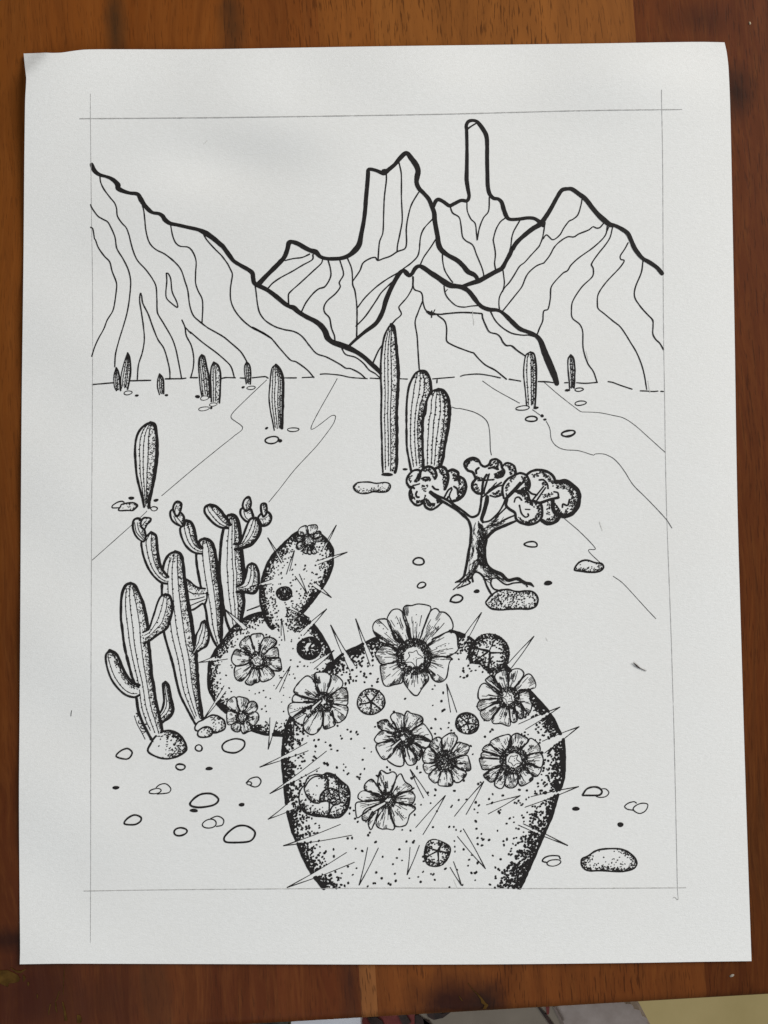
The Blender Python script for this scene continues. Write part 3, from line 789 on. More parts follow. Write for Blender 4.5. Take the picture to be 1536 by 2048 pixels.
spine 1415,183 1015,342 1040,470
spine 370,785 50,1165 178,1145
spine 770,940 400,1040 420,1140
spine 1410,840 890,950 825,1065
spine 1290,1485 805,1248 750,1262
T 800 1560 320
spine 435,150 152,455 222,523
spine 820,850 608,468 552,542
spine 70,907 97,648 187,627
spine 590,1010 515,783 482,838
T 700 1380 260
spine 712,940 870,1275 930,1248
T 520 1460 260
spine 0,437 555,150 570,245
spine 120,750 785,250 705,445
spine 100,1052 375,825 400,935
spine 280,1366 950,1115 1085,1243
T 540 1560 280
spine 190,1178 840,795 925,903
spine 980,1150 1072,740 1190,745
"""
LIGHT_KEY, LIGHT_FILL, LIGHT_WORLD = 107.0, 21.0, 0.06
PART_LABELS = {
    'prickly_pear': ['two-padded prickly pear drawn with dense dots', 'largest prickly pear pad, crowded with flowers, cut off by the bottom frame line'],
    'acacia_tree': ['inked tree with round leafy clumps and bare roots'],
    'mountain': ['long ridge sloping down from the left frame line', 'castle-like mountain with a square-topped peak', 'mountain with a tall finger of rock',
                 'rounded mountain running down to the right frame line', 'low foremost mountain with a notched top'],
}
# ------------------------------------------------------------------ reading the drawing
class Part:
    def __init__(self, name, parent=None, mat=None):
        self.name, self.parent, self.prims, self.mat = name, parent, [], mat
PARTS = []
def new_part(name, parent=None):
    p = Part(name, parent); PARTS.append(p); return p

def parse_pts(tokens, org):
    ox, oy, s = org
    P, Wd = [], []
    for tk in tokens:
        if tk[0] == 'T':
            a = tk[1:].split(',')
            if len(a) == 2: a.append('300')
            ox, oy, s = float(a[0]), float(a[1]), 1536.0/float(a[2])
            continue
        a = tk.split(',')
        P.append((ox+float(a[0])/s, oy+float(a[1])/s))
        Wd.append(float(a[2])/s if len(a) > 2 else -1.0)
    return np.array(P), np.array(Wd), (ox, oy, s)

def catmull(P, Wd=None, step=1.3, closed=False):
    P = np.asarray(P, float); n = len(P)
    if n < 2: return P, Wd
    out, ow = [], []
    rngn = n if closed else n-1
    for i in range(rngn):
        p1, p2 = P[i], P[(i+1) % n]
        p0 = P[i-1] if (i > 0 or closed) else p1*2-p2
        p3 = P[(i+2) % n] if (i+2 < n or closed) else p2*2-p1
        d = np.linalg.norm(p2-p1)
        m = max(1, int(d/step))
        # limited tangents keep sharp corners from overshooting
        t1 = (p2-p0)*0.5; t2 = (p3-p1)*0.5
        for t_, in ((t1,), (t2,)):
            L = np.linalg.norm(t_)
            if L > d*1.1 and L > 0: t_ *= d*1.1/L
        u = (np.arange(m)/m)[:, None]
        h = (2*u**3-3*u**2+1)*p1 + (u**3-2*u**2+u)*t1 + (-2*u**3+3*u**2)*p2 + (u**3-u**2)*t2
        out.append(h)
        if Wd is not None:
            w1, w2 = Wd[i], Wd[(i+1) % n]
            ow.append(w1+(w2-w1)*u[:, 0])
    if not closed:
        out.append(P[-1:]); 
        if Wd is not None: ow.append(Wd[-1:])
    else:
        out.append(out[0][:1])
        if Wd is not None: ow.append(ow[0][:1])
    return np.concatenate(out), (np.concatenate(ow) if Wd is not None else None)

def stroke(part, P, w, Wd=None, closed=False, step=1.3, wob=0.07, taper=False):
    W = np.full(len(P), float(w)) if Wd is None else np.where(Wd > 0, Wd, w)
    Q, W = catmull(P, W, step, closed)
    if part.mat is None: W = np.where(W > 1.6, W+0.35, W+0.08)     # ink spreads a little into the paper
    if len(Q) > 3 and wob:
        nz = rng.normal(0, 1, len(Q)//5+3)
        W = W*(1+wob*np.interp(np.arange(len(Q))/5.0, np.arange(len(nz)), nz))
    if taper:
        t = np.linspace(0, 1, len(Q)); W = W*np.clip(1.15-t, 0.15, 1)
    part.prims.append(['s', Q, W, Q[:, 0].min(), Q[:, 1].min(), Q[:, 0].max(), Q[:, 1].max()])

def dot(part, x, y, r):
    part.prims.append(['d', np.array([x, y]), r, x, y, x, y])

def inside(poly, pts):
    poly = np.asarray(poly); pts = np.asarray(pts)
    x, y = pts[:, 0], pts[:, 1]
    res = np.zeros(len(pts), bool)
    n = len(poly); j = n-1
    for i in range(n):
        xi, yi = poly[i]; xj, yj = poly[j]
        c = ((yi > y) != (yj > y)) & (x < (xj-xi)*(y-yi)/((yj-yi) or 1e-12)+xi)
        res ^= c; j = i
    return res

def mask(poly):
    """ink drawn earlier does not show through what is drawn in front of it"""
    poly = np.asarray(poly)
    x0, y0 = (float(q) for q in poly.min(0)-1); x1, y1 = (float(q) for q in poly.max(0)+1)
    for p in PARTS:
        keep, dots = [], []
        for pr in p.prims:
            if pr[3] > x1 or pr[5] < x0 or pr[4] > y1 or pr[6] < y0: keep.append(pr); continue
            if pr[0] == 'd': dots.append(pr)
            elif pr[0] == 'f':
                if not inside(poly, pr[1].mean(0)[None])[0]: keep.append(pr)
            else:
                Q, W = pr[1], pr[2]
                ins = inside(poly, Q)
                if not ins.any(): keep.append(pr); continue
                i = 0
                while i < len(Q):
                    if ins[i]: i += 1; continue
                    j = i
                    while j < len(Q) and not ins[j]: j += 1
                    if j-i >= 2:
                        q = Q[i:j]; keep.append(['s', q, W[i:j], q[:, 0].min(), q[:, 1].min(), q[:, 0].max(), q[:, 1].max()])
                    i = j
        if dots:
            ins = inside(poly, np.array([d[1] for d in dots]))
            keep += [d for d, k in zip(dots, ins) if not k]
        p.prims = keep

def dist_poly(pts, line):
    line = np.asarray(line); best = np.full(len(pts), 1e9)
    for a, b in zip(line[:-1], line[1:]):
        ab = b-a; L = (ab@ab) or 1e-9
        t = np.clip(((pts-a)@ab)/L, 0, 1)
        best = np.minimum(best, np.linalg.norm(pts-(a+t[:, None]*ab), axis=1))
    return best

def stipple(part, poly, n, r, line=None, L=None, base=0.0, holes=None):
    poly = np.asarray(poly); lo, hi = poly.min(0), poly.max(0)
    got = 0; tries = 0
    while got < n and tries < 60:
        tries += 1
        c = lo+(hi-lo)*rng.random((max(400, n*2), 2))
        c = c[inside(poly, c)]
        if line is not None and len(c):
            d = dist_poly(c, line)
            pr = np.exp(-(d/L)**1.5)*(1-base)+base*0.35
            c = c[rng.random(len(c)) < pr]
        if holes is not None and len(c):
            ok = np.ones(len(c), bool)
            for hx, hy, hr in holes: ok &= np.hypot(c[:, 0]-hx, c[:, 1]-hy) > hr
            c = c[ok]
        for x, y in c[:n-got]:
            dot(part, x, y, r*rng.uniform(0.85, 1.4))
        got += len(c)

def resample(P, m):
    P = np.asarray(P); s = np.r_[0, np.cumsum(np.linalg.norm(np.diff(P, axis=0), axis=1))]
    t = np.linspace(0, s[-1], m)
    return np.stack([np.interp(t, s, P[:, 0]), np.interp(t, s, P[:, 1])], 1)

def ellipse(cx, cy, rx, ry, rot, n=22, jit=0.05):
    a = np.linspace(0, 2*math.pi, n, endpoint=False)
    j = 1+jit*np.sin(a*2+rng.uniform(0, 6))+jit*0.6*np.sin(a*3+rng.uniform(0, 6))
    x, y = rx*np.cos(a)*j, ry*np.sin(a)*j
    c, s = math.cos(math.radians(rot)), math.sin(math.radians(rot))
    return np.stack([cx+x*c-y*s, cy+x*s+y*c], 1)

def fill_poly(part, poly):
    q = np.asarray(poly); part.prims.append(['f', q, 0, *q.min(0), *q.max(0)])

def opts(txt):
    d = {}
    for tk in txt.split():
        if tk[0].isalpha() and len(tk) > 1:
            try: d[tk[0]] = float(tk[1:])
            except ValueError: pass
    return d

def do_col(part, line, org):
    secs = line.split('|')
    h = secs[0].split()
    s = org[2]
    wl, wr = float(h[1])/s, float(h[2])/s
    fr = [float(q) for q in h[3].split(',')]
    o = opts(' '.join(h[4:]))
    Lp, _, _ = parse_pts(secs[1].split(), org); Rp, _, _ = parse_pts(secs[2].split(), org)
    Lq, _ = catmull(Lp); Rq, _ = catmull(Rp)
    poly = np.concatenate([Lq, Rq[::-1]])
    mask(poly)
    A, B = resample(Lq, 80), resample(Rq, 80)
    f0 = o.get('s', 0.6); r = o['r']/s; n = int(o['n']); top = o.get('t', 0.05)
    ln = np.linalg.norm(np.diff(A, axis=0), axis=1).sum()
    def at(t, f):
        i = min(int(t*79), 78); u = t*79-i
        a = A[i]*(1-u)+A[i+1]*u; b = B[i]*(1-u)+B[i+1]*u
        return a+(b-a)*f
    for f in fr:
        t0 = 0.03+0.05*abs(f-0.5)+rng.uniform(0, 0.02); t1 = rng.uniform(0.95, 1.0)
        pts = [at(t, f+0.012*math.sin(7*t+f*20)) for t in np.linspace(t0, t1, 12)]
        stroke(part, pts, 1.45)
        if wl > 2.2 or part.name == 'column_cactus':
            k = int(ln/(9 if wl > 2.4 else 6.5)); 
            if part.name != 'column_cactus': k = int(k*0.75)
            for i in range(k):
                t = t0+(t1-t0)*(i+rng.uniform(0.2, 0.8))/k
                q = at(t, f)+rng.normal(0, 0.5, 2); dot(part, q[0], q[1], max(1.15, r*1.5)*rng.uniform(0.9, 1.35))
    for _ in range(int(n*(1.9 if part.name != 'column_cactus' else 1.7))):
        t = rng.random()**0.92; f = 1-(1-f0)*abs(rng.random()**(2.1 if part.name == 'column_cactus' else 1.8))
        q = at(t*0.985+0.01, f); dot(part, q[0], q[1], r*rng.uniform(0.85, 1.4))
    for _ in range(int(n*(0.06+top))):
        t = top*1.6*rng.random()**1.3; q = at(t+0.005, rng.random()); dot(part, q[0], q[1], r*rng.uniform(0.9, 1.4))
    stroke(part, Lp, wl*1.15, wob=0.1); stroke(part, Rp, wr*1.15, wob=0.1)
    # a second, uneven pass of the pen thickens the shaded edge
    k = len(Rq); a0 = int(k*rng.uniform(0.05, 0.2)); a1 = int(k*rng.uniform(0.75, 0.95))
    if a1-a0 > 6:
        seg = Rq[a0:a1:5].copy(); C = resample(Lq, len(seg)); seg += (C-seg)*0.045
        stroke(part, seg, wr*0.75, wob=0.15)

def do_flower(part, line, org):
    secs = line.split('|'); h = secs[0].split(); s = org[2]
    cx, cy = [float(q) for q in h[1].split(',')]
    c = np.array([org[0]+cx/s, org[1]+cy/s]); rd, ri = float(h[2])/s, float(h[3])/s
    pets = [catmull(parse_pts(q.split(), org)[0])[0] for q in secs[1:]]
    for p in pets: mask(np.concatenate([p, c[None]]))
    mask(ellipse(c[0], c[1], rd, rd, 0))
    size = np.mean([np.linalg.norm(p-c, axis=1).max() for p in pets])
    wl = 2.1 if size > 40 else 1.9
    for p in pets:
        if len(p) < 6: continue
        stroke(part, p[::4] if len(p) > 16 else p, wl, wob=0.16)
        dist = np.linalg.norm(p-c, axis=1); far = dist.max()
        core = p[dist > rd*1.15]
        if len(core) < 5: core = p
        area = far/45.0
        nb = int(rng.integers(19, 27)*min(1.7, max(0.6, len(p)/70.0)))
        for _ in range(nb):                                   # fine creases running along the petal
            e = core[rng.integers(1, len(core)-1)]
            d = e-c; Lr = np.linalg.norm(d); u = d/Lr; span = Lr-rd
            if rng.random() < 0.6: a0 = rd*rng.uniform(0.95, 1.1); a1 = a0+span*rng.uniform(0.12, 0.55)
            else: a0 = rd+span*rng.uniform(0.15, 0.6); a1 = min(a0+span*rng.uniform(0.15, 0.4), Lr*0.97)
            nrm = np.array([-u[1], u[0]])*rng.normal(0, 0.4)
            stroke(part, [c+u*a0, c+u*(a0+a1)/2+nrm, c+u*a1], rng.uniform(0.8, 1.25), wob=0.15)
        for _ in range(rng.integers(3, 6)):                   # little combs of strokes hanging from the rim
            k0 = rng.integers(1, max(2, len(core)-2)); L0 = rng.uniform(0.12, 0.36)
            for q in range(rng.integers(3, 8)):
                e = core[min(len(core)-1, max(0, k0+int(q*2.1)))]
                d = c-e; Lr = np.linalg.norm(d); u = d/Lr
                stroke(part, [e, e+u*(Lr-rd*0.8)*L0*rng.uniform(0.6, 1.2)], rng.uniform(0.8, 1.3), wob=0.1)
        if rng.random() < 0.75:                               # one dark fold
            k0 = rng.integers(len(core)//4, max(len(core)//4+1, 3*len(core)//4)); e = core[k0]
            d = e-c; u = d/np.linalg.norm(d); Lr = np.linalg.norm(d)
            a = rd+(Lr-rd)*rng.uniform(0.1, 0.5); b = a+(Lr-rd)*rng.uniform(0.2, 0.4)
            for q in range(4):
                nrm = np.array([-u[1], u[0]])*(q-1.5)*1.7
                stroke(part, [c+u*a*rng.uniform(0.95, 1.08)+nrm, c+u*b*rng.uniform(0.85, 1.05)+nrm], 1.1, wob=0.1)
        if rng.random() < 0.55:                               # a row of dots down the petal
            e = core[len(core)//2+rng.integers(-3, 4)] if len(core) > 10 else core[len(core)//2]
            for t in np.linspace(0.25, rng.uniform(0.5, 0.85), rng.integers(3, 8)):
                q = c+(e-c)*(rd/np.linalg.norm(e-c)+(1-rd/np.linalg.norm(e-c))*t)+rng.normal(0, 0.4, 2)
                dot(part, q[0], q[1], rng.uniform(0.8, 1.3))
    nd = int(2.0*(rd**2-ri**2)/1.1)+25
    for _ in range(nd):
        a = rng.uniform(0, 2*math.pi)
        rr = math.sqrt(rng.uniform(ri**2*1.05 if ri else rd*rd*0.05, rd**2*1.08))
        if ri and rr < ri*(0.95+0.1*math.sin(5*a+1)): continue
        dot(part, c[0]+rr*math.cos(a), c[1]+rr*math.sin(a), rng.uniform(0.85, 1.4))
    for _ in range(int(rd*1.6)):                              # short hairs round the throat
        a = rng.uniform(0, 2*math.pi); r0 = rd*rng.uniform(0.75, 1.0); r1 = rd*rng.uniform(1.02, 1.22)
        u = np.array([math.cos(a), math.sin(a)])
        stroke(part, [c+u*r0, c+u*r1], rng.uniform(0.8, 1.2), wob=0)
    if ri:
        k = 5; a = np.linspace(0, 2*math.pi, k*2, endpoint=False)+rng.uniform(0, 1)
        rr = np.where(np.arange(k*2) % 2, 0.58, 1.0)*ri*rng.uniform(0.65, 1.12, k*2)
        star = np.stack([c[0]+rr*np.cos(a), c[1]+rr*np.sin(a)], 1)
        stroke(part, star, 1.2, closed=True)
        for _ in range(3): dot(part, c[0]+rng.normal(0, ri*0.2), c[1]+rng.normal(0, ri*0.2), 0.9)

def do_disc(part, line, org):
    h = line.split(); s = org[2]
    cx, cy = [float(q)/s for q in h[1].split(',')]; rx, ry = [float(q)/s for q in h[2].split(',')]
    cx += org[0]; cy += org[1]; rot = float(h[3])
    n = int(h[4][1:]); r = float(h[5][1:])/s; style = h[6]
    E = ellipse(cx, cy, rx, ry, rot, 24, 0.03); mask(E)
    ring = np.concatenate([E, E[:1]])
    stroke(part, E, 2.6, closed=True, wob=0.25)
    R = min(rx, ry)
    if style == 'dark':
        holes = [(cx+rng.uniform(-.45, .45)*rx, cy+rng.uniform(-.5, .5)*ry, R*rng.uniform(0.07, 0.13)) for _ in range(7)]
        stipple(part, E, 330, r*0.75, holes=holes); return
    stipple(part, E, int(n*1.3), r, ring, R*0.42, 0.10)
    C = np.array([cx, cy])
    ends = []
    if style == 'star':
        for tk in h[7:]:
            a, b = tk.split(','); ends.append((org[0]+float(a)/s, org[1]+float(b)/s))
    else:
        k = 5
        for i in range(k):
            a = 2*math.pi*(i+0.2*rng.random())/k-1.3; ends.append((cx+0.88*rx*math.cos(a), cy+0.88*ry*math.sin(a)))
    if style == 'cross': ends = ends[:3]; stipple(part, E, int(n*1.6), r, ring, R*0.40, 0.0)
    for e in ends:
        P = np.array([C, (C+np.array(e))/2+rng.normal(0, 0.6, 2), e])
        stroke(part, P, 2.6, Wd=np.array([4.4, 2.6, 3.4])*(R/24 if R < 24 else 1)); 

def run(text):
    org = (0, 0, 1.0); part = None; top = None; mode = ''
    for line in text.strip().splitlines():
        line = line.strip()
        if not line: continue
        if line[0] == '@':
            mode = line[1:]
            nm = 'mountain' if 'mountain' in mode else {'pear_cactus': 'prickly_pear'}.get(mode, mode)
            top = part = None if mode in ('stones', 'ground_line') else new_part(nm)
            continue
        if line[0] == '+':
            mode = line[1:]
            part = None if mode == 'spine' else new_part(mode, top); continue
        h = line.split(); cmd = h[0]
        if cmd == 'T':
            org = (float(h[1]), float(h[2]), 1536.0/float(h[3] if len(h) > 3 else 300)); continue
        s = org[2]
        P_ = part
        if part is None and mode == 'stones': P_ = new_part('stone')
        if part is None and mode == 'ground_line': P_ = new_part('ground_line')
        if cmd == 'heavy':
            P, W, _ = parse_pts(h[2:], org); stroke(top or P_, P, float(h[1])/s, W, wob=0.03)
        elif cmd == 'ridge':
            P, W, _ = parse_pts(h[2:], org)
            if mode.endswith(('mountain', 'slope')): P_ = new_part('ridge_line', top)
            stroke(P_, P, float(h[1])/s*1.12+0.1, W, wob=0.08)
        elif cmd == 'stroke':
            P, W, _ = parse_pts(h[2:], org)
            cl = np.linalg.norm(P[0]-P[-1]) < 0.5 and len(P) > 3
            if mode == 'stones': mask(catmull(P)[0])
            stroke(P_, P[:-1] if cl else P, float(h[1])/s, None if cl else W, closed=cl)
        elif cmd == 'mask':
            mask(parse_pts(h[1:], org)[0])
        elif cmd == 'col': do_col(P_, line, org)
        elif cmd == 'flower': do_flower(P_, line, org)
        elif cmd == 'disc': do_disc(P_, line, org)
        elif cmd in ('pad', 'stone'):
            secs = line.split('|'); w = float(secs[0].split()[1])/s
            if cmd == 'stone': secs = [secs[0], ' '.join(secs[0].split()[2:])]+secs[1:]
            P, _, o2 = parse_pts(secs[1].split(), org); o = opts(secs[2])
            sh = secs[3].split(); flag = ''
            if sh[-1] in ('O', 'S'): flag = sh.pop()
            shade, _, _ = parse_pts(sh, org)
            closed_p = P[:-1] if np.linalg.norm(P[0]-P[-1]) < 0.5 else P
            poly = catmull(closed_p, closed=True)[0] if flag != 'S' else closed_p
            if flag == 'O': poly = catmull(closed_p)[0]
            mask(poly)
            shl = catmull(shade)[0][::4]
            stipple(P_, poly, int(o['n']*1.15), o['r']/s, shl, o['L']/s, o.get('b', 0.03))
            stipple(P_, poly, int(o['n']*0.30), o['r']/s, shl, o['L']/s*0.45, 0.0)
            if flag == 'S': stroke(P_, shade, w, wob=0.12)
            elif flag == 'O': stroke(P_, P, w, wob=0.12)
            else: stroke(P_, closed_p, w, closed=True, wob=0.1)
        elif cmd == 'stip':
            P, _, _ = parse_pts(line.split('|')[1].split(), org)
            stipple(P_, P, int(h[1][1:]), float(h[2][1:])/s)
        elif cmd == 'wedge':
            P, _, _ = parse_pts(h[2:], org); w = float(h[1])/s
            stroke(P_, [P[0], (P[0]+P[1])/2+rng.normal(0, 0.5, 2), P[1]], w, Wd=np.array([w*1.1, w*0.7, w]))
        elif cmd == 'fill':
            P, _, _ = parse_pts(h[1:], org); C = P.mean(0)
            holes = [(C[0]+rng.normal(0, 6), C[1]+rng.normal(0, 5), rng.uniform(0.8, 1.6)) for _ in range(16)]
            stipple(P_, P, 260, 1.05, holes=holes)
        elif cmd == 'holes': pass
        elif cmd == 'hatch':
            P, _, _ = parse_pts(line.split('|')[1].split(), org)
            n, w, Lh = int(h[1]), float(h[2])/s, float(h[3])/s
            lo, hi = P.min(0), P.max(0); c = lo+(hi-lo)*rng.random((n*4, 2)); c = c[inside(P, c)][:n]
            ax = P[np.argmax(np.linalg.norm(P-P.mean(0), axis=1))]-P.mean(0); ang0 = math.atan2(ax[1], ax[0])
            for q in c:
                a = ang0+rng.normal(0, 0.28); u = np.array([math.cos(a), math.sin(a)])*Lh*rng.uniform(0.5, 1.1)
                stroke(P_, [q-u, q+rng.normal(0, 0.5, 2), q+u], w*rng.uniform(0.7, 1.3), wob=0.1)
        elif cmd == 'ring':
            cx, cy = [float(q)/s for q in h[2].split(',')]; rx, ry = [float(q)/s for q in h[3].split(',')]
            if rx == 0: PARTS.remove(P_); continue
            E = ellipse(org[0]+cx, org[1]+cy, rx, ry, float(h[4]), 16, 0.06); mask(E)
            stroke(P_, E, float(h[1])/s, closed=True, wob=0.14)
        elif cmd == 'blob':
            cx, cy = [float(q)/s for q in h[1].split(',')]; rx, ry = [float(q)/s for q in h[2].split(',')]
            fill_poly(P_, ellipse(org[0]+cx, org[1]+cy, rx, ry, float(h[3]), 20, 0.06))
        elif cmd == 'spine':
            P, _, _ = parse_pts(h[1:], org); sp = new_part('spine', top)
            mask(P)
            for b in (P[1], P[2]):
                m = (P[0]+b)/2; d = b-P[0]; nrm = np.array([-d[1], d[0]])/np.linalg.norm(d)
                oth = P[2] if b is P[1] else P[1]
                sgn = -1 if nrm@((oth-b)) > 0 else 1
                stroke(sp, [P[0], m+nrm*sgn*np.linalg.norm(d)*0.012, b], 1.35, Wd=np.array([1.9, 1.3, 1.5]), wob=0.05)
        elif cmd == 'stamen':
            a, b = [np.array([org[0]+float(q.split(',')[0])/s, org[1]+float(q.split(',')[1])/s]) for q in (h[2], h[3])]
            hw = float(h[4])/s*0.75; d = (b-a)/np.linalg.norm(b-a); nrm = np.array([-d[1], d[0]])
            mask(np.array([a+nrm*hw*.6, b+nrm*hw, b-nrm*hw, a-nrm*hw*.6]))
            for sg in (1, -1): stroke(P_, [a+nrm*sg*hw*.6, b+nrm*sg*hw], float(h[1])/s)
        elif cmd == 'starlet':
            cx, cy = [float(q)/s for q in h[1].split(',')]; R = float(h[2])/s; k = 5
            a = np.linspace(0, 2*math.pi, 2*k, endpoint=False)+0.4; rr = np.where(np.arange(2*k) % 2, 0.45, 1.0)*R
            S_ = np.stack([org[0]+cx+rr*np.cos(a), org[1]+cy+rr*np.sin(a)], 1)
            mask(S_); stroke(P_, S_, 1.7, closed=True)
        else:
            raise ValueError(line)

# ------------------------------------------------------------------ ink lines laid on the sheet as thin flat strokes
LIFT0 = 0.00006
def build_part(p, parent):
    V, Fc = [], []; nv = 0
    PX, LF = [], []
    mat = p.mat or INK
    for pr in p.prims:
        lift = LIFT0+0.00005*rng.random()
        if pr[0] == 's':
            Q, W = pr[1], pr[2]
            keep = np.r_[True, np.linalg.norm(np.diff(Q, axis=0), axis=1) > 1e-4]
            Q, W = Q[keep], W[keep]
            n = len(Q)
            if n < 2: continue
            T = np.gradient(Q, axis=0); T /= (np.linalg.norm(T, axis=1)[:, None]+1e-9)
            N = np.stack([-T[:, 1], T[:, 0]], 1)*(W/2)[:, None]
            vs = np.empty((2*n, 2)); vs[0::2] = Q+N; vs[1::2] = Q-N
            PX.append(vs); LF.append(np.full(2*n, lift))
            Fc += [(nv+2*i, nv+2*i+1, nv+2*i+3, nv+2*i+2) for i in range(n-1)]
            nv += 2*n
            for e, sg in ((0, -1), (n-1, 1)):                 # rounded pen ends
                if W[e] < 0.9: continue
                k = 5; a = np.linspace(-math.pi/2, math.pi/2, k)
                dv = T[e]*sg; nr = np.array([-dv[1], dv[0]])
                arc = Q[e]+(np.cos(a)[:, None]*dv+np.sin(a)[:, None]*nr)*W[e]/2
                PX.append(arc); LF.append(np.full(k, lift)); Fc.append(tuple(range(nv, nv+k))); nv += k
        elif pr[0] == 'd':
            k = 7; a0 = rng.uniform(0, 6.28); el = rng.uniform(0.75, 1.35); al = rng.uniform(0, 3.14)
            a = a0+np.arange(k)*2*math.pi/k
            rr = pr[2]*rng.uniform(0.85, 1.12, k)
            x, y = rr*np.cos(a)*el, rr*np.sin(a)/math.sqrt(el)
            PX.append(pr[1]+np.stack([x*math.cos(al)-y*math.sin(al), x*math.sin(al)+y*math.cos(al)], 1))
            LF.append(np.full(k, lift)); Fc.append(tuple(range(nv, nv+k))); nv += k
        else:
            Q = pr[1]; k = len(Q)
            PX.append(Q); LF.append(np.full(k, lift)); Fc.append(tuple(range(nv, nv+k))); nv += k
    if not PX: return None
    A = np.concatenate(PX); pts = to_sheet(A[:, 0], A[:, 1], np.concatenate(LF))
    return mesh_obj(p.name, pts, Fc, mat, parent)
# ------------------------------------------------------------------ table frame (front edge slightly askew to the sheet)
e0, e1 = at_z(720, 2035, -0.004), at_z(1536, 1987.5, -0.004)
TH = math.atan2(e1[1]-e0[1], e1[0]-e0[0])
ct, st = math.cos(TH), math.sin(TH)
def t_local(px, py, z=0.0):
    p = at_z(px, py, z); return (p[0]*ct+p[1]*st, -p[0]*st+p[1]*ct)
EDGE_Y = -e0[0]*st+e0[1]*ct
def kn(px, py, rx, ry, col, amt):
    a, b = t_local(px, py); return (a, b, rx, ry, col, amt)
KNOTS = [kn(60, 1985, 0.030, 0.022, (0.040, 0.0085, 0.0035), 0.85), kn(215, 2000, 0.030, 0.020, (0.055, 0.016, 0.006), 0.6), kn(700, 1980, 0.006, 0.030, (0.030, 0.011, 0.007), 0.6), kn(905, 2003, 0.024, 0.013, (0.020, 0.0065, 0.0055), 0.9),
         kn(975, 2010, 0.010, 0.010, (0.014, 0.008, 0.007), 0.8), kn(1472, 185, 0.009, 0.014, (0.014, 0.006, 0.004), 0.8),
         kn(230, 60, 0.006, 0.030, (0.030, 0.020, 0.010), 0.8), kn(462, 40, 0.007, 0.035, (0.034, 0.020, 0.010), 0.6),
         kn(1400, 40, 0.016, 0.010, (0.028, 0.009, 0.005), 0.5), kn(15, 1880, 0.02, 0.006, (0.012, 0.004, 0.003), 0.7)]
WOOD = mat_wood()
BARK = mat_plain('bark_resin', (0.034, 0.016, 0.0035), (0.088, 0.046, 0.010), 260, 0.9)
BARK.node_tree.nodes['Principled BSDF'].inputs['Specular IOR Level'].default_value = 0.05

prof = [(0.95, 0.0)]
r = 0.0055
for i in range(9):
    a = math.pi/2*i/8
    prof.append((r-r*math.sin(a), -r+r*math.cos(a)))
prof += [(0.0, -0.020)]
for i in range(1, 7):
    a = math.pi/2*i/6
    prof.append((0.004-0.004*math.cos(a), -0.020-0.004*math.sin(a)))
prof += [(0.95, -0.024)]
xs = np.linspace(-0.6, 0.6, 49)
V, Fc = [], []
m = len(prof)
for x in xs:
    for (yy, zz) in prof: V.append((x, EDGE_Y+yy, zz))
for i in range(len(xs)-1):
    for j in range(m-1):
        a = i*m+j; Fc.append((a, a+m, a+m+1, a+1))
    Fc.append((i*m+m-1, (i+1)*m+m-1, (i+1)*m, i*m))
Fc.append(tuple(range(m))); Fc.append(tuple((len(xs)-1)*m+j for j in reversed(range(m))))
table = mesh_obj('wooden_table', V, Fc, WOOD)
table.rotation_euler.z = TH
tag(table, 'varnished reddish brown table of glued wooden staves under the drawing sheet', 'table')
for p in table.data.polygons: p.use_smooth = len(p.vertices) == 4
table.data.set_sharp_from_angle(angle=math.radians(50))
def table_patch(name, polys, mat, z=0.00012):
    V, Fc = [], []
    for poly in polys:
        b = len(V)
        for px, py in poly:
            q = at_z(px, py, z); V.append((q[0]*ct+q[1]*st, -q[0]*st+q[1]*ct, z))
        Fc.append(tuple(range(b, b+len(poly))))
    return mesh_obj(name, V, Fc, mat, table)
def sliver(pts):
    L = [(x, y-w/2) if k else (x-w/2, y) for x, y, w, k in pts]; R_ = [(x, y+w/2) if k else (x+w/2, y) for x, y, w, k in pts]
    return L+R_[::-1]
table_patch('bark_inclusion', [[(-20, 1938), (2, 1941), (14, 1940), (26, 1945), (36, 1950), (40, 1957), (38, 1963), (29, 1966), (18, 1967), (16, 1974), (10, 1972), (0, 1967), (-20, 1962)],
    sliver([(20, 1935, 1.5, 1), (32, 1943, 4, 1), (42, 1944, 5, 1), (52, 1938, 1.5, 1)]), sliver([(46, 1950, 2, 0), (49, 1956, 6, 0), (47, 1963, 2, 0)]), sliver([(56, 1964, 2, 0), (57, 1968, 4, 0), (56, 1972, 2, 0)])], BARK)
table_patch('bark_inclusion', [sliver([(936, 1966, 0.8, 0), (946, 1980, 1.5, 0), (955, 1988, 3.5, 0), (964, 1999, 5, 0), (967, 2006, 9, 0), (973, 2010, 8, 0), (969, 2018, 6, 0)]),
    sliver([(918, 1992, 1.5, 0), (921, 1997, 3, 0), (925, 2002, 1.5, 0)])], BARK)
table_patch('bark_inclusion', [sliver([(129, 1932, 0.6, 0), (128, 1950, 1.2, 0), (127, 1975, 0.8, 0), (126, 1990, 0.8, 0)]), sliver([(119, 1982, 1, 0), (114, 1998, 3, 0), (110, 2006, 1, 0)]),
    sliver([(101, 2008, 2.5, 0), (98, 2022, 2, 0), (97, 2030, 1, 0)]), sliver([(111, 2006, 2, 0), (112, 2018, 3.5, 0), (114, 2025, 1, 0)]), sliver([(125, 2004, 3, 0), (129, 2020, 4, 0), (132, 2042, 6, 0)]),
    sliver([(157, 2030, 7, 0), (159, 2040, 10, 0), (158, 2046, 8, 0)]), sliver([(74, 1988, 1, 0), (75, 1993, 3, 0), (74, 1998, 1, 0)])], BARK)

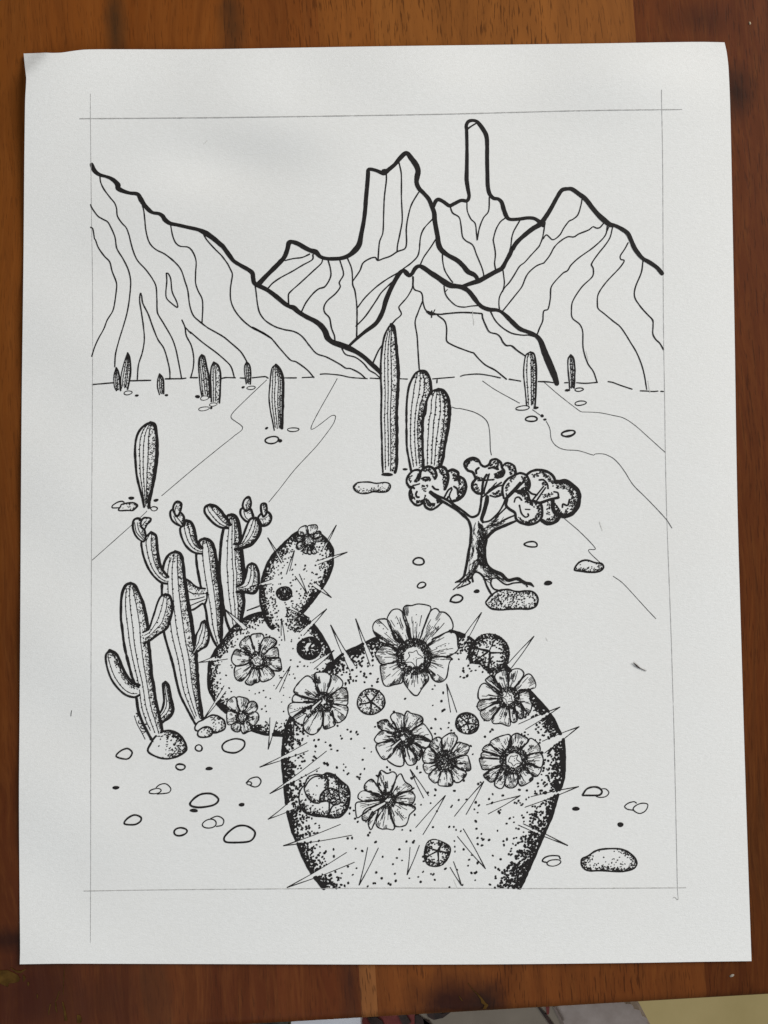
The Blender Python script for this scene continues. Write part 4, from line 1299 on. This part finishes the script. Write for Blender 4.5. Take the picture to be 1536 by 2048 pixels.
# ------------------------------------------------------------------ the sheet of paper
def curve(pts, n):
    return resample(catmull(pts, step=2.0)[0], n)
NU, NV = 150, 190
top = curve([(47.3, 107), (84, 106), (121, 105.4), (145, 102), (170, 99.2), (215, 98.6), (400, 98.6), (560, 96), (768, 92.5), (1000, 89.5), (1200, 86.8), (1330, 84.6), (1400, 83.8), (1449, 84.6)], NU)
bot = curve([(39.5, 1928.5), (70, 1928), (130, 1927.3), (400, 1928), (768, 1929), (1000, 1928.5), (1250, 1926), (1400, 1923.6), (1503, 1922.2)], NU)
lef = curve([(47.3, 107), (49.5, 130), (52.3, 152), (52, 170), (50.3, 200), (48.6, 330), (47, 520), (43.5, 800), (42, 1000), (40.5, 1250), (39, 1450), (38, 1600), (39.3, 1800), (40.2, 1900), (39.5, 1928.5)], NV)
rig = curve([(1449, 84.6), (1453.5, 105), (1457.2, 138), (1460.6, 220), (1464, 381), (1469, 656), (1474.5, 996), (1483, 1300), (1492, 1600), (1503, 1922.2)], NV)
u = np.linspace(0, 1, NU)[None, :, None]; v = np.linspace(0, 1, NV)[:, None, None]
G = (1-v)*top[None]+v*bot[None]+(1-u)*lef[:, None]+u*rig[:, None] \
    - ((1-u)*(1-v)*top[0]+u*(1-v)*top[-1]+(1-u)*v*bot[0]+u*v*bot[-1])
pts = to_sheet(G[..., 0], G[..., 1])
upper = pts.reshape(-1, 3); lower = upper.copy(); lower[:, 2] -= 0.00030
V = np.concatenate([upper, lower]); n0 = len(upper); Fc = []
for i in range(NV-1):
    for j in range(NU-1):
        a = i*NU+j
        Fc.append((a, a+NU, a+NU+1, a+1)); Fc.append((n0+a, n0+a+1, n0+a+NU+1, n0+a+NU))
rim = [j for j in range(NU)]+[i*NU+NU-1 for i in range(1, NV)]+[(NV-1)*NU+j for j in range(NU-2, -1, -1)]+[i*NU for i in range(NV-2, 0, -1)]
for a, b in zip(rim, rim[1:]+rim[:1]): Fc.append((a, b, n0+b, n0+a))
sheet = mesh_obj('drawing_sheet', V, Fc, PAPER, smooth=True)
sheet.data.set_sharp_from_angle(angle=math.radians(40))
tag(sheet, 'white paper sheet with an ink drawing of desert cacti and mountains, one corner bent', 'drawing')

# ------------------------------------------------------------------ the drawing itself, back to front
run(DRAWING)
# pencil frame ruled round the picture
fr = new_part('pencil_frame'); fr.mat = PENCIL
for P, w in (([(160, 237.5), (310, 236.4), (460, 235), (860, 229), (1160, 221.5), (1364, 219)], 1.5), ([(181, 188), (181, 215), (182, 318), (183.3, 434), (185.3, 560), (185.6, 700), (184.5, 900), (183, 1150), (182, 1440), (181.6, 1720), (181, 1886)], 0.9),
             ([(1323, 180), (1325.6, 340), (1327, 640), (1329.8, 820), (1330.8, 905), (1334, 1040), (1341.7, 1250), (1346.9, 1420), (1350, 1540), (1355, 1780), (1356, 1799), (1349, 1794), (1346, 1796)], 1.0),
             ([(168, 1782), (340, 1779.5), (540, 1777.8), (800, 1776), (1070, 1777), (1200, 1776.5), (1372, 1775.5)], 1.15)):
    stroke(fr, P, w, wob=0.2)
for P in ([(945, 622), (948, 650)], [(1172, 702), (1177, 722)], [(1296, 762), (1300, 785)], [(1199, 1044), (1205, 1062)], [(408, 288), (414, 282)], [(1092, 1276), (1095, 1282)], [(908, 1760), (914, 1775)]):
    er = new_part('erased_mark'); er.mat = GRAPHITE
    stroke(er, P, 1.3, wob=0.3)
ps = new_part('pencil_tick'); stroke(ps, [(143.5, 1421), (142.5, 1426), (142, 1432)], 1.2)
LABELS = {}
made = {}
cnt = {}
for p in PARTS:
    par = made.get(id(p.parent), sheet) if p.parent is not None else sheet
    o = build_part(p, par)
    if o is None:
        if any(q.parent is p for q in PARTS):
            o = link(bpy.data.objects.new(p.name, None), par)
        else: continue
    made[id(p)] = o
    k = cnt.get(p.name, 0); cnt[p.name] = k+1
    lab = PART_LABELS.get(p.name)
    if lab and k < len(lab) and lab[k]: o['label'] = lab[k]

# ------------------------------------------------------------------ small loose things
def pebble(name, px, py, rx, ry, rz, z, mat, label, cat, rot=0.0, n=14, group=None):
    c = at_z(px, py, z); V, Fc = [], []
    rows = 5
    for i in range(rows):
        a = math.pi/2*i/rows
        for j in range(n):
            b = 2*math.pi*j/n; k = 1+0.16*math.sin(2*b+1.3+px)+0.10*math.sin(5*b)
            x, y = rx*math.cos(a)*math.cos(b)*k, ry*math.cos(a)*math.sin(b)*k
            V.append((x*math.cos(rot)-y*math.sin(rot), x*math.sin(rot)+y*math.cos(rot), rz*math.sin(a)*(1+0.15*math.sin(3*b))))
    V.append((0, 0, rz))
    for i in range(rows-1):
        for j in range(n): Fc.append((i*n+j, i*n+(j+1) % n, (i+1)*n+(j+1) % n, (i+1)*n+j))
    for j in range(n): Fc.append(((rows-1)*n+j, (rows-1)*n+(j+1) % n, rows*n))
    Fc.append(tuple(reversed(range(n))))
    o = mesh_obj(name, V, Fc, mat, smooth=True); o.location = (c[0], c[1], z)
    return tag(o, label, cat, group)
CRUMB = mat_plain('dry_crumb', (0.45, 0.36, 0.22), (0.62, 0.52, 0.36), 900, 0.8)
pebble('crumb', 1499.5, 46.5, 0.00042, 0.00055, 0.0004, 0.0, CRUMB, 'tiny pale crumb on the dark red wood beyond the top right corner of the sheet', 'crumb', 0.5)
pebble('crumb', 1463.5, 1951, 0.00085, 0.00055, 0.0004, 0.0, mat_plain('grey_crumb', (0.22, 0.19, 0.15), (0.38, 0.34, 0.28), 900, 0.8),
       'flat greyish crumb on the wood below the bottom right corner of the sheet', 'crumb', 0.2)
# dark splinter: a flat, bent sliver lying on the paper, its tip off the surface
sp = [(1265.2, 1324.8, 0.6, 0.0005), (1268.5, 1327.3, 2.2, 0.00045), (1272.5, 1331.0, 3.2, 0.0004), (1277.5, 1335.0, 2.3, 0.0003), (1280, 1336.4, 1.3, 0.0003), (1286, 1339.2, 1.1, 0.0003), (1292.6, 1341.8, 0.6, 0.0003)]
V, Fc = [], []
for i, (x, y, w, lz) in enumerate(sp):
    q = to_sheet(np.array([x-w*.3, x+w*.3]), np.array([y+w*.45, y-w*.45]), lz)
    for k in (0, 1):
        V.append(q[k]); V.append(q[k]-np.array([0, 0, 0.00012]))
for i in range(len(sp)-1):
    a, b = i*4, i*4+4
    Fc += [(a, b, b+2, a+2), (a+1, a+3, b+3, b+1), (a, a+1, b+1, b), (a+2, b+2, b+3, a+3)]
Fc += [(0, 2, 3, 1), tuple((len(sp)-1)*4+q for q in (0, 1, 3, 2))]
tag(mesh_obj('splinter', V, Fc, mat_plain('dark_bark', (0.020, 0.014, 0.013), (0.05, 0.034, 0.03), 1200, 0.6)), 'small dark bent splinter lying on the paper beside the large flowering cactus', 'splinter')

# ------------------------------------------------------------------ what shows below the table's front edge
FLOOR_Z, SEAT_Z = -0.74, -0.27
def slab(name, poly, z, th, mat, parent=None, jit=0.0):
    Q = np.array([at_z(px, py, z) for px, py in poly]); n = len(Q)
    V = [tuple(q) for q in Q]+[(q[0], q[1], z-th) for q in Q]
    Fc = [tuple(range(n)), tuple(reversed(range(n, 2*n)))]+[(i, n+i, n+(i+1) % n, (i+1) % n) for i in range(n)]
    return mesh_obj(name, V, Fc, mat, parent)
fl = mesh_obj('floor', [(-3, -3, FLOOR_Z), (3, -3, FLOOR_Z), (3, 3, FLOOR_Z), (-3, 3, FLOOR_Z)], [(0, 1, 2, 3)],
              mat_plain('beige_floor', (0.27, 0.21, 0.085), (0.32, 0.25, 0.11), 9, 0.6))
tag(fl, kind='structure')
CUSH = mat_plain('mottled_cloth', (0.22, 0.175, 0.15), (0.40, 0.34, 0.31), 38, 0.9, 0.0006)
edge = [(1215, 1950), (1240, 1985)]
for i in range(15):                                                # scalloped lace rim, curving round
    t = i/14; a = math.radians(78-88*t)
    bx, by = 1212+96*math.cos(a), 2090-92*math.sin(a)
    k = 3.2 if i % 2 else -1.5
    edge.append((bx+k*math.cos(a), by-k*math.sin(a)))
cush = slab('seat_cushion', [(832, 1950)]+edge+[(1312, 2160), (832, 2160)], SEAT_Z, 0.035, CUSH)
tag(cush, 'mottled grey cushion with ragged pale edge on a seat below the table edge', 'cushion')
slab('plain_panel', [(838, 1955), (1088, 1955), (1128, 2060), (1150, 2155), (838, 2155)], SEAT_Z+0.0015, 0.0012, mat_plain('plain_cloth', (0.21, 0.175, 0.135), (0.27, 0.225, 0.175), 30, 0.9), cush)
DARKV = mat_plain('vine_print', (0.02, 0.014, 0.012), (0.05, 0.025, 0.02), 200, 0.9)
REDV = mat_plain('red_print', (0.12, 0.02, 0.018), (0.22, 0.045, 0.035), 90, 0.9)
slab('vine_print', [(1073, 2012), (1079, 2014), (1096, 2034), (1112, 2056), (1106, 2058), (1090, 2036)], SEAT_Z+0.0024, 0.0008, DARKV, cush)
slab('vine_print', [(1091, 2012), (1099, 2014), (1098, 2028), (1094, 2030), (1093, 2022)], SEAT_Z+0.0024, 0.0008, REDV, cush)
slab('vine_print', [(1106, 2014), (1110, 2014), (1128, 2048), (1124, 2050)], SEAT_Z+0.0024, 0.0008, mat_plain('vine_faded', (0.16, 0.12, 0.10), (0.22, 0.17, 0.15), 200, 0.9), cush)
for leaf in ([(852, 2024), (872, 2022), (884, 2028), (905, 2022), (886, 2036), (868, 2040), (856, 2034)], [(816, 2034), (836, 2030), (850, 2040), (866, 2052), (840, 2050), (822, 2048)], [(846, 2038), (858, 2042), (868, 2056), (850, 2058)]):
    slab('leaf_print', leaf, SEAT_Z+0.0024, 0.0008, DARKV, cush)
red = slab('printed_cloth', [(722, 1950), (829, 1950), (829, 2160), (722, 2160)], SEAT_Z+0.004, 0.02, REDV)
tag(red, 'dark red printed cloth below the table edge beside a white cloth', 'cloth')
slab('leaf_print', [(735, 2036), (752, 2034), (764, 2042), (772, 2060), (745, 2056)], SEAT_Z+0.0052, 0.001, DARKV, red)
slab('leaf_print', [(796, 2030), (812, 2030), (822, 2046), (806, 2052)], SEAT_Z+0.0052, 0.001, DARKV, red)
wh = slab('white_cloth', [(582, 2044), (592, 2041), (640, 2036), (700, 2031), (716, 2030), (721, 2034), (722, 2160), (580, 2160)], SEAT_Z+0.03, 0.03, mat_plain('white_linen', (0.70, 0.70, 0.74), (0.80, 0.80, 0.84), 60, 0.8))
tag(wh, 'smooth white cloth peeking out below the table edge', 'cloth')
bk = slab('black_cloth', [(455, 2030), (576, 2030), (578, 2160), (452, 2160)], SEAT_Z+0.01, 0.02, mat_plain('black_print', (0.012, 0.012, 0.013), (0.20, 0.21, 0.15), 45, 0.9))
tag(bk, 'black patterned cloth just visible below the table edge, left of the white cloth', 'cloth')

# ------------------------------------------------------------------ light: a big window beyond the head of the table, pale room all round
def area(name, loc, target, sx, sy, power, color):
    d = bpy.data.lights.new(name, 'AREA'); d.shape = 'RECTANGLE'; d.size = sx; d.size_y = sy
    d.energy = power; d.color = color
    o = link(bpy.data.objects.new(name, d)); o.location = loc
    v = np.array(target)-np.array(loc)
    from mathutils import Vector
    o.rotation_euler = Vector(v).to_track_quat('-Z', 'Y').to_euler()
    return o
area('window_light', (2.1, 1.3, 1.5), (0.0, 0.0, 0.0), 1.5, 1.4, LIGHT_KEY, (1.0, 0.985, 0.955))
area('room_light', (-0.6, -1.6, 1.4), (0.0, -0.1, 0.0), 1.6, 1.2, LIGHT_FILL, (0.86, 0.93, 1.0))
w = bpy.data.worlds.new('World'); scene.world = w; w.use_nodes = True
w.node_tree.nodes['Background'].inputs['Color'].default_value = (1.0, 0.97, 0.93, 1)
w.node_tree.nodes['Background'].inputs['Strength'].default_value = LIGHT_WORLD
vs = scene.view_settings
vs.view_transform = 'Standard'; vs.look = 'None'; vs.exposure = 0.0; vs.gamma = 1.0; vs.use_curve_mapping = False
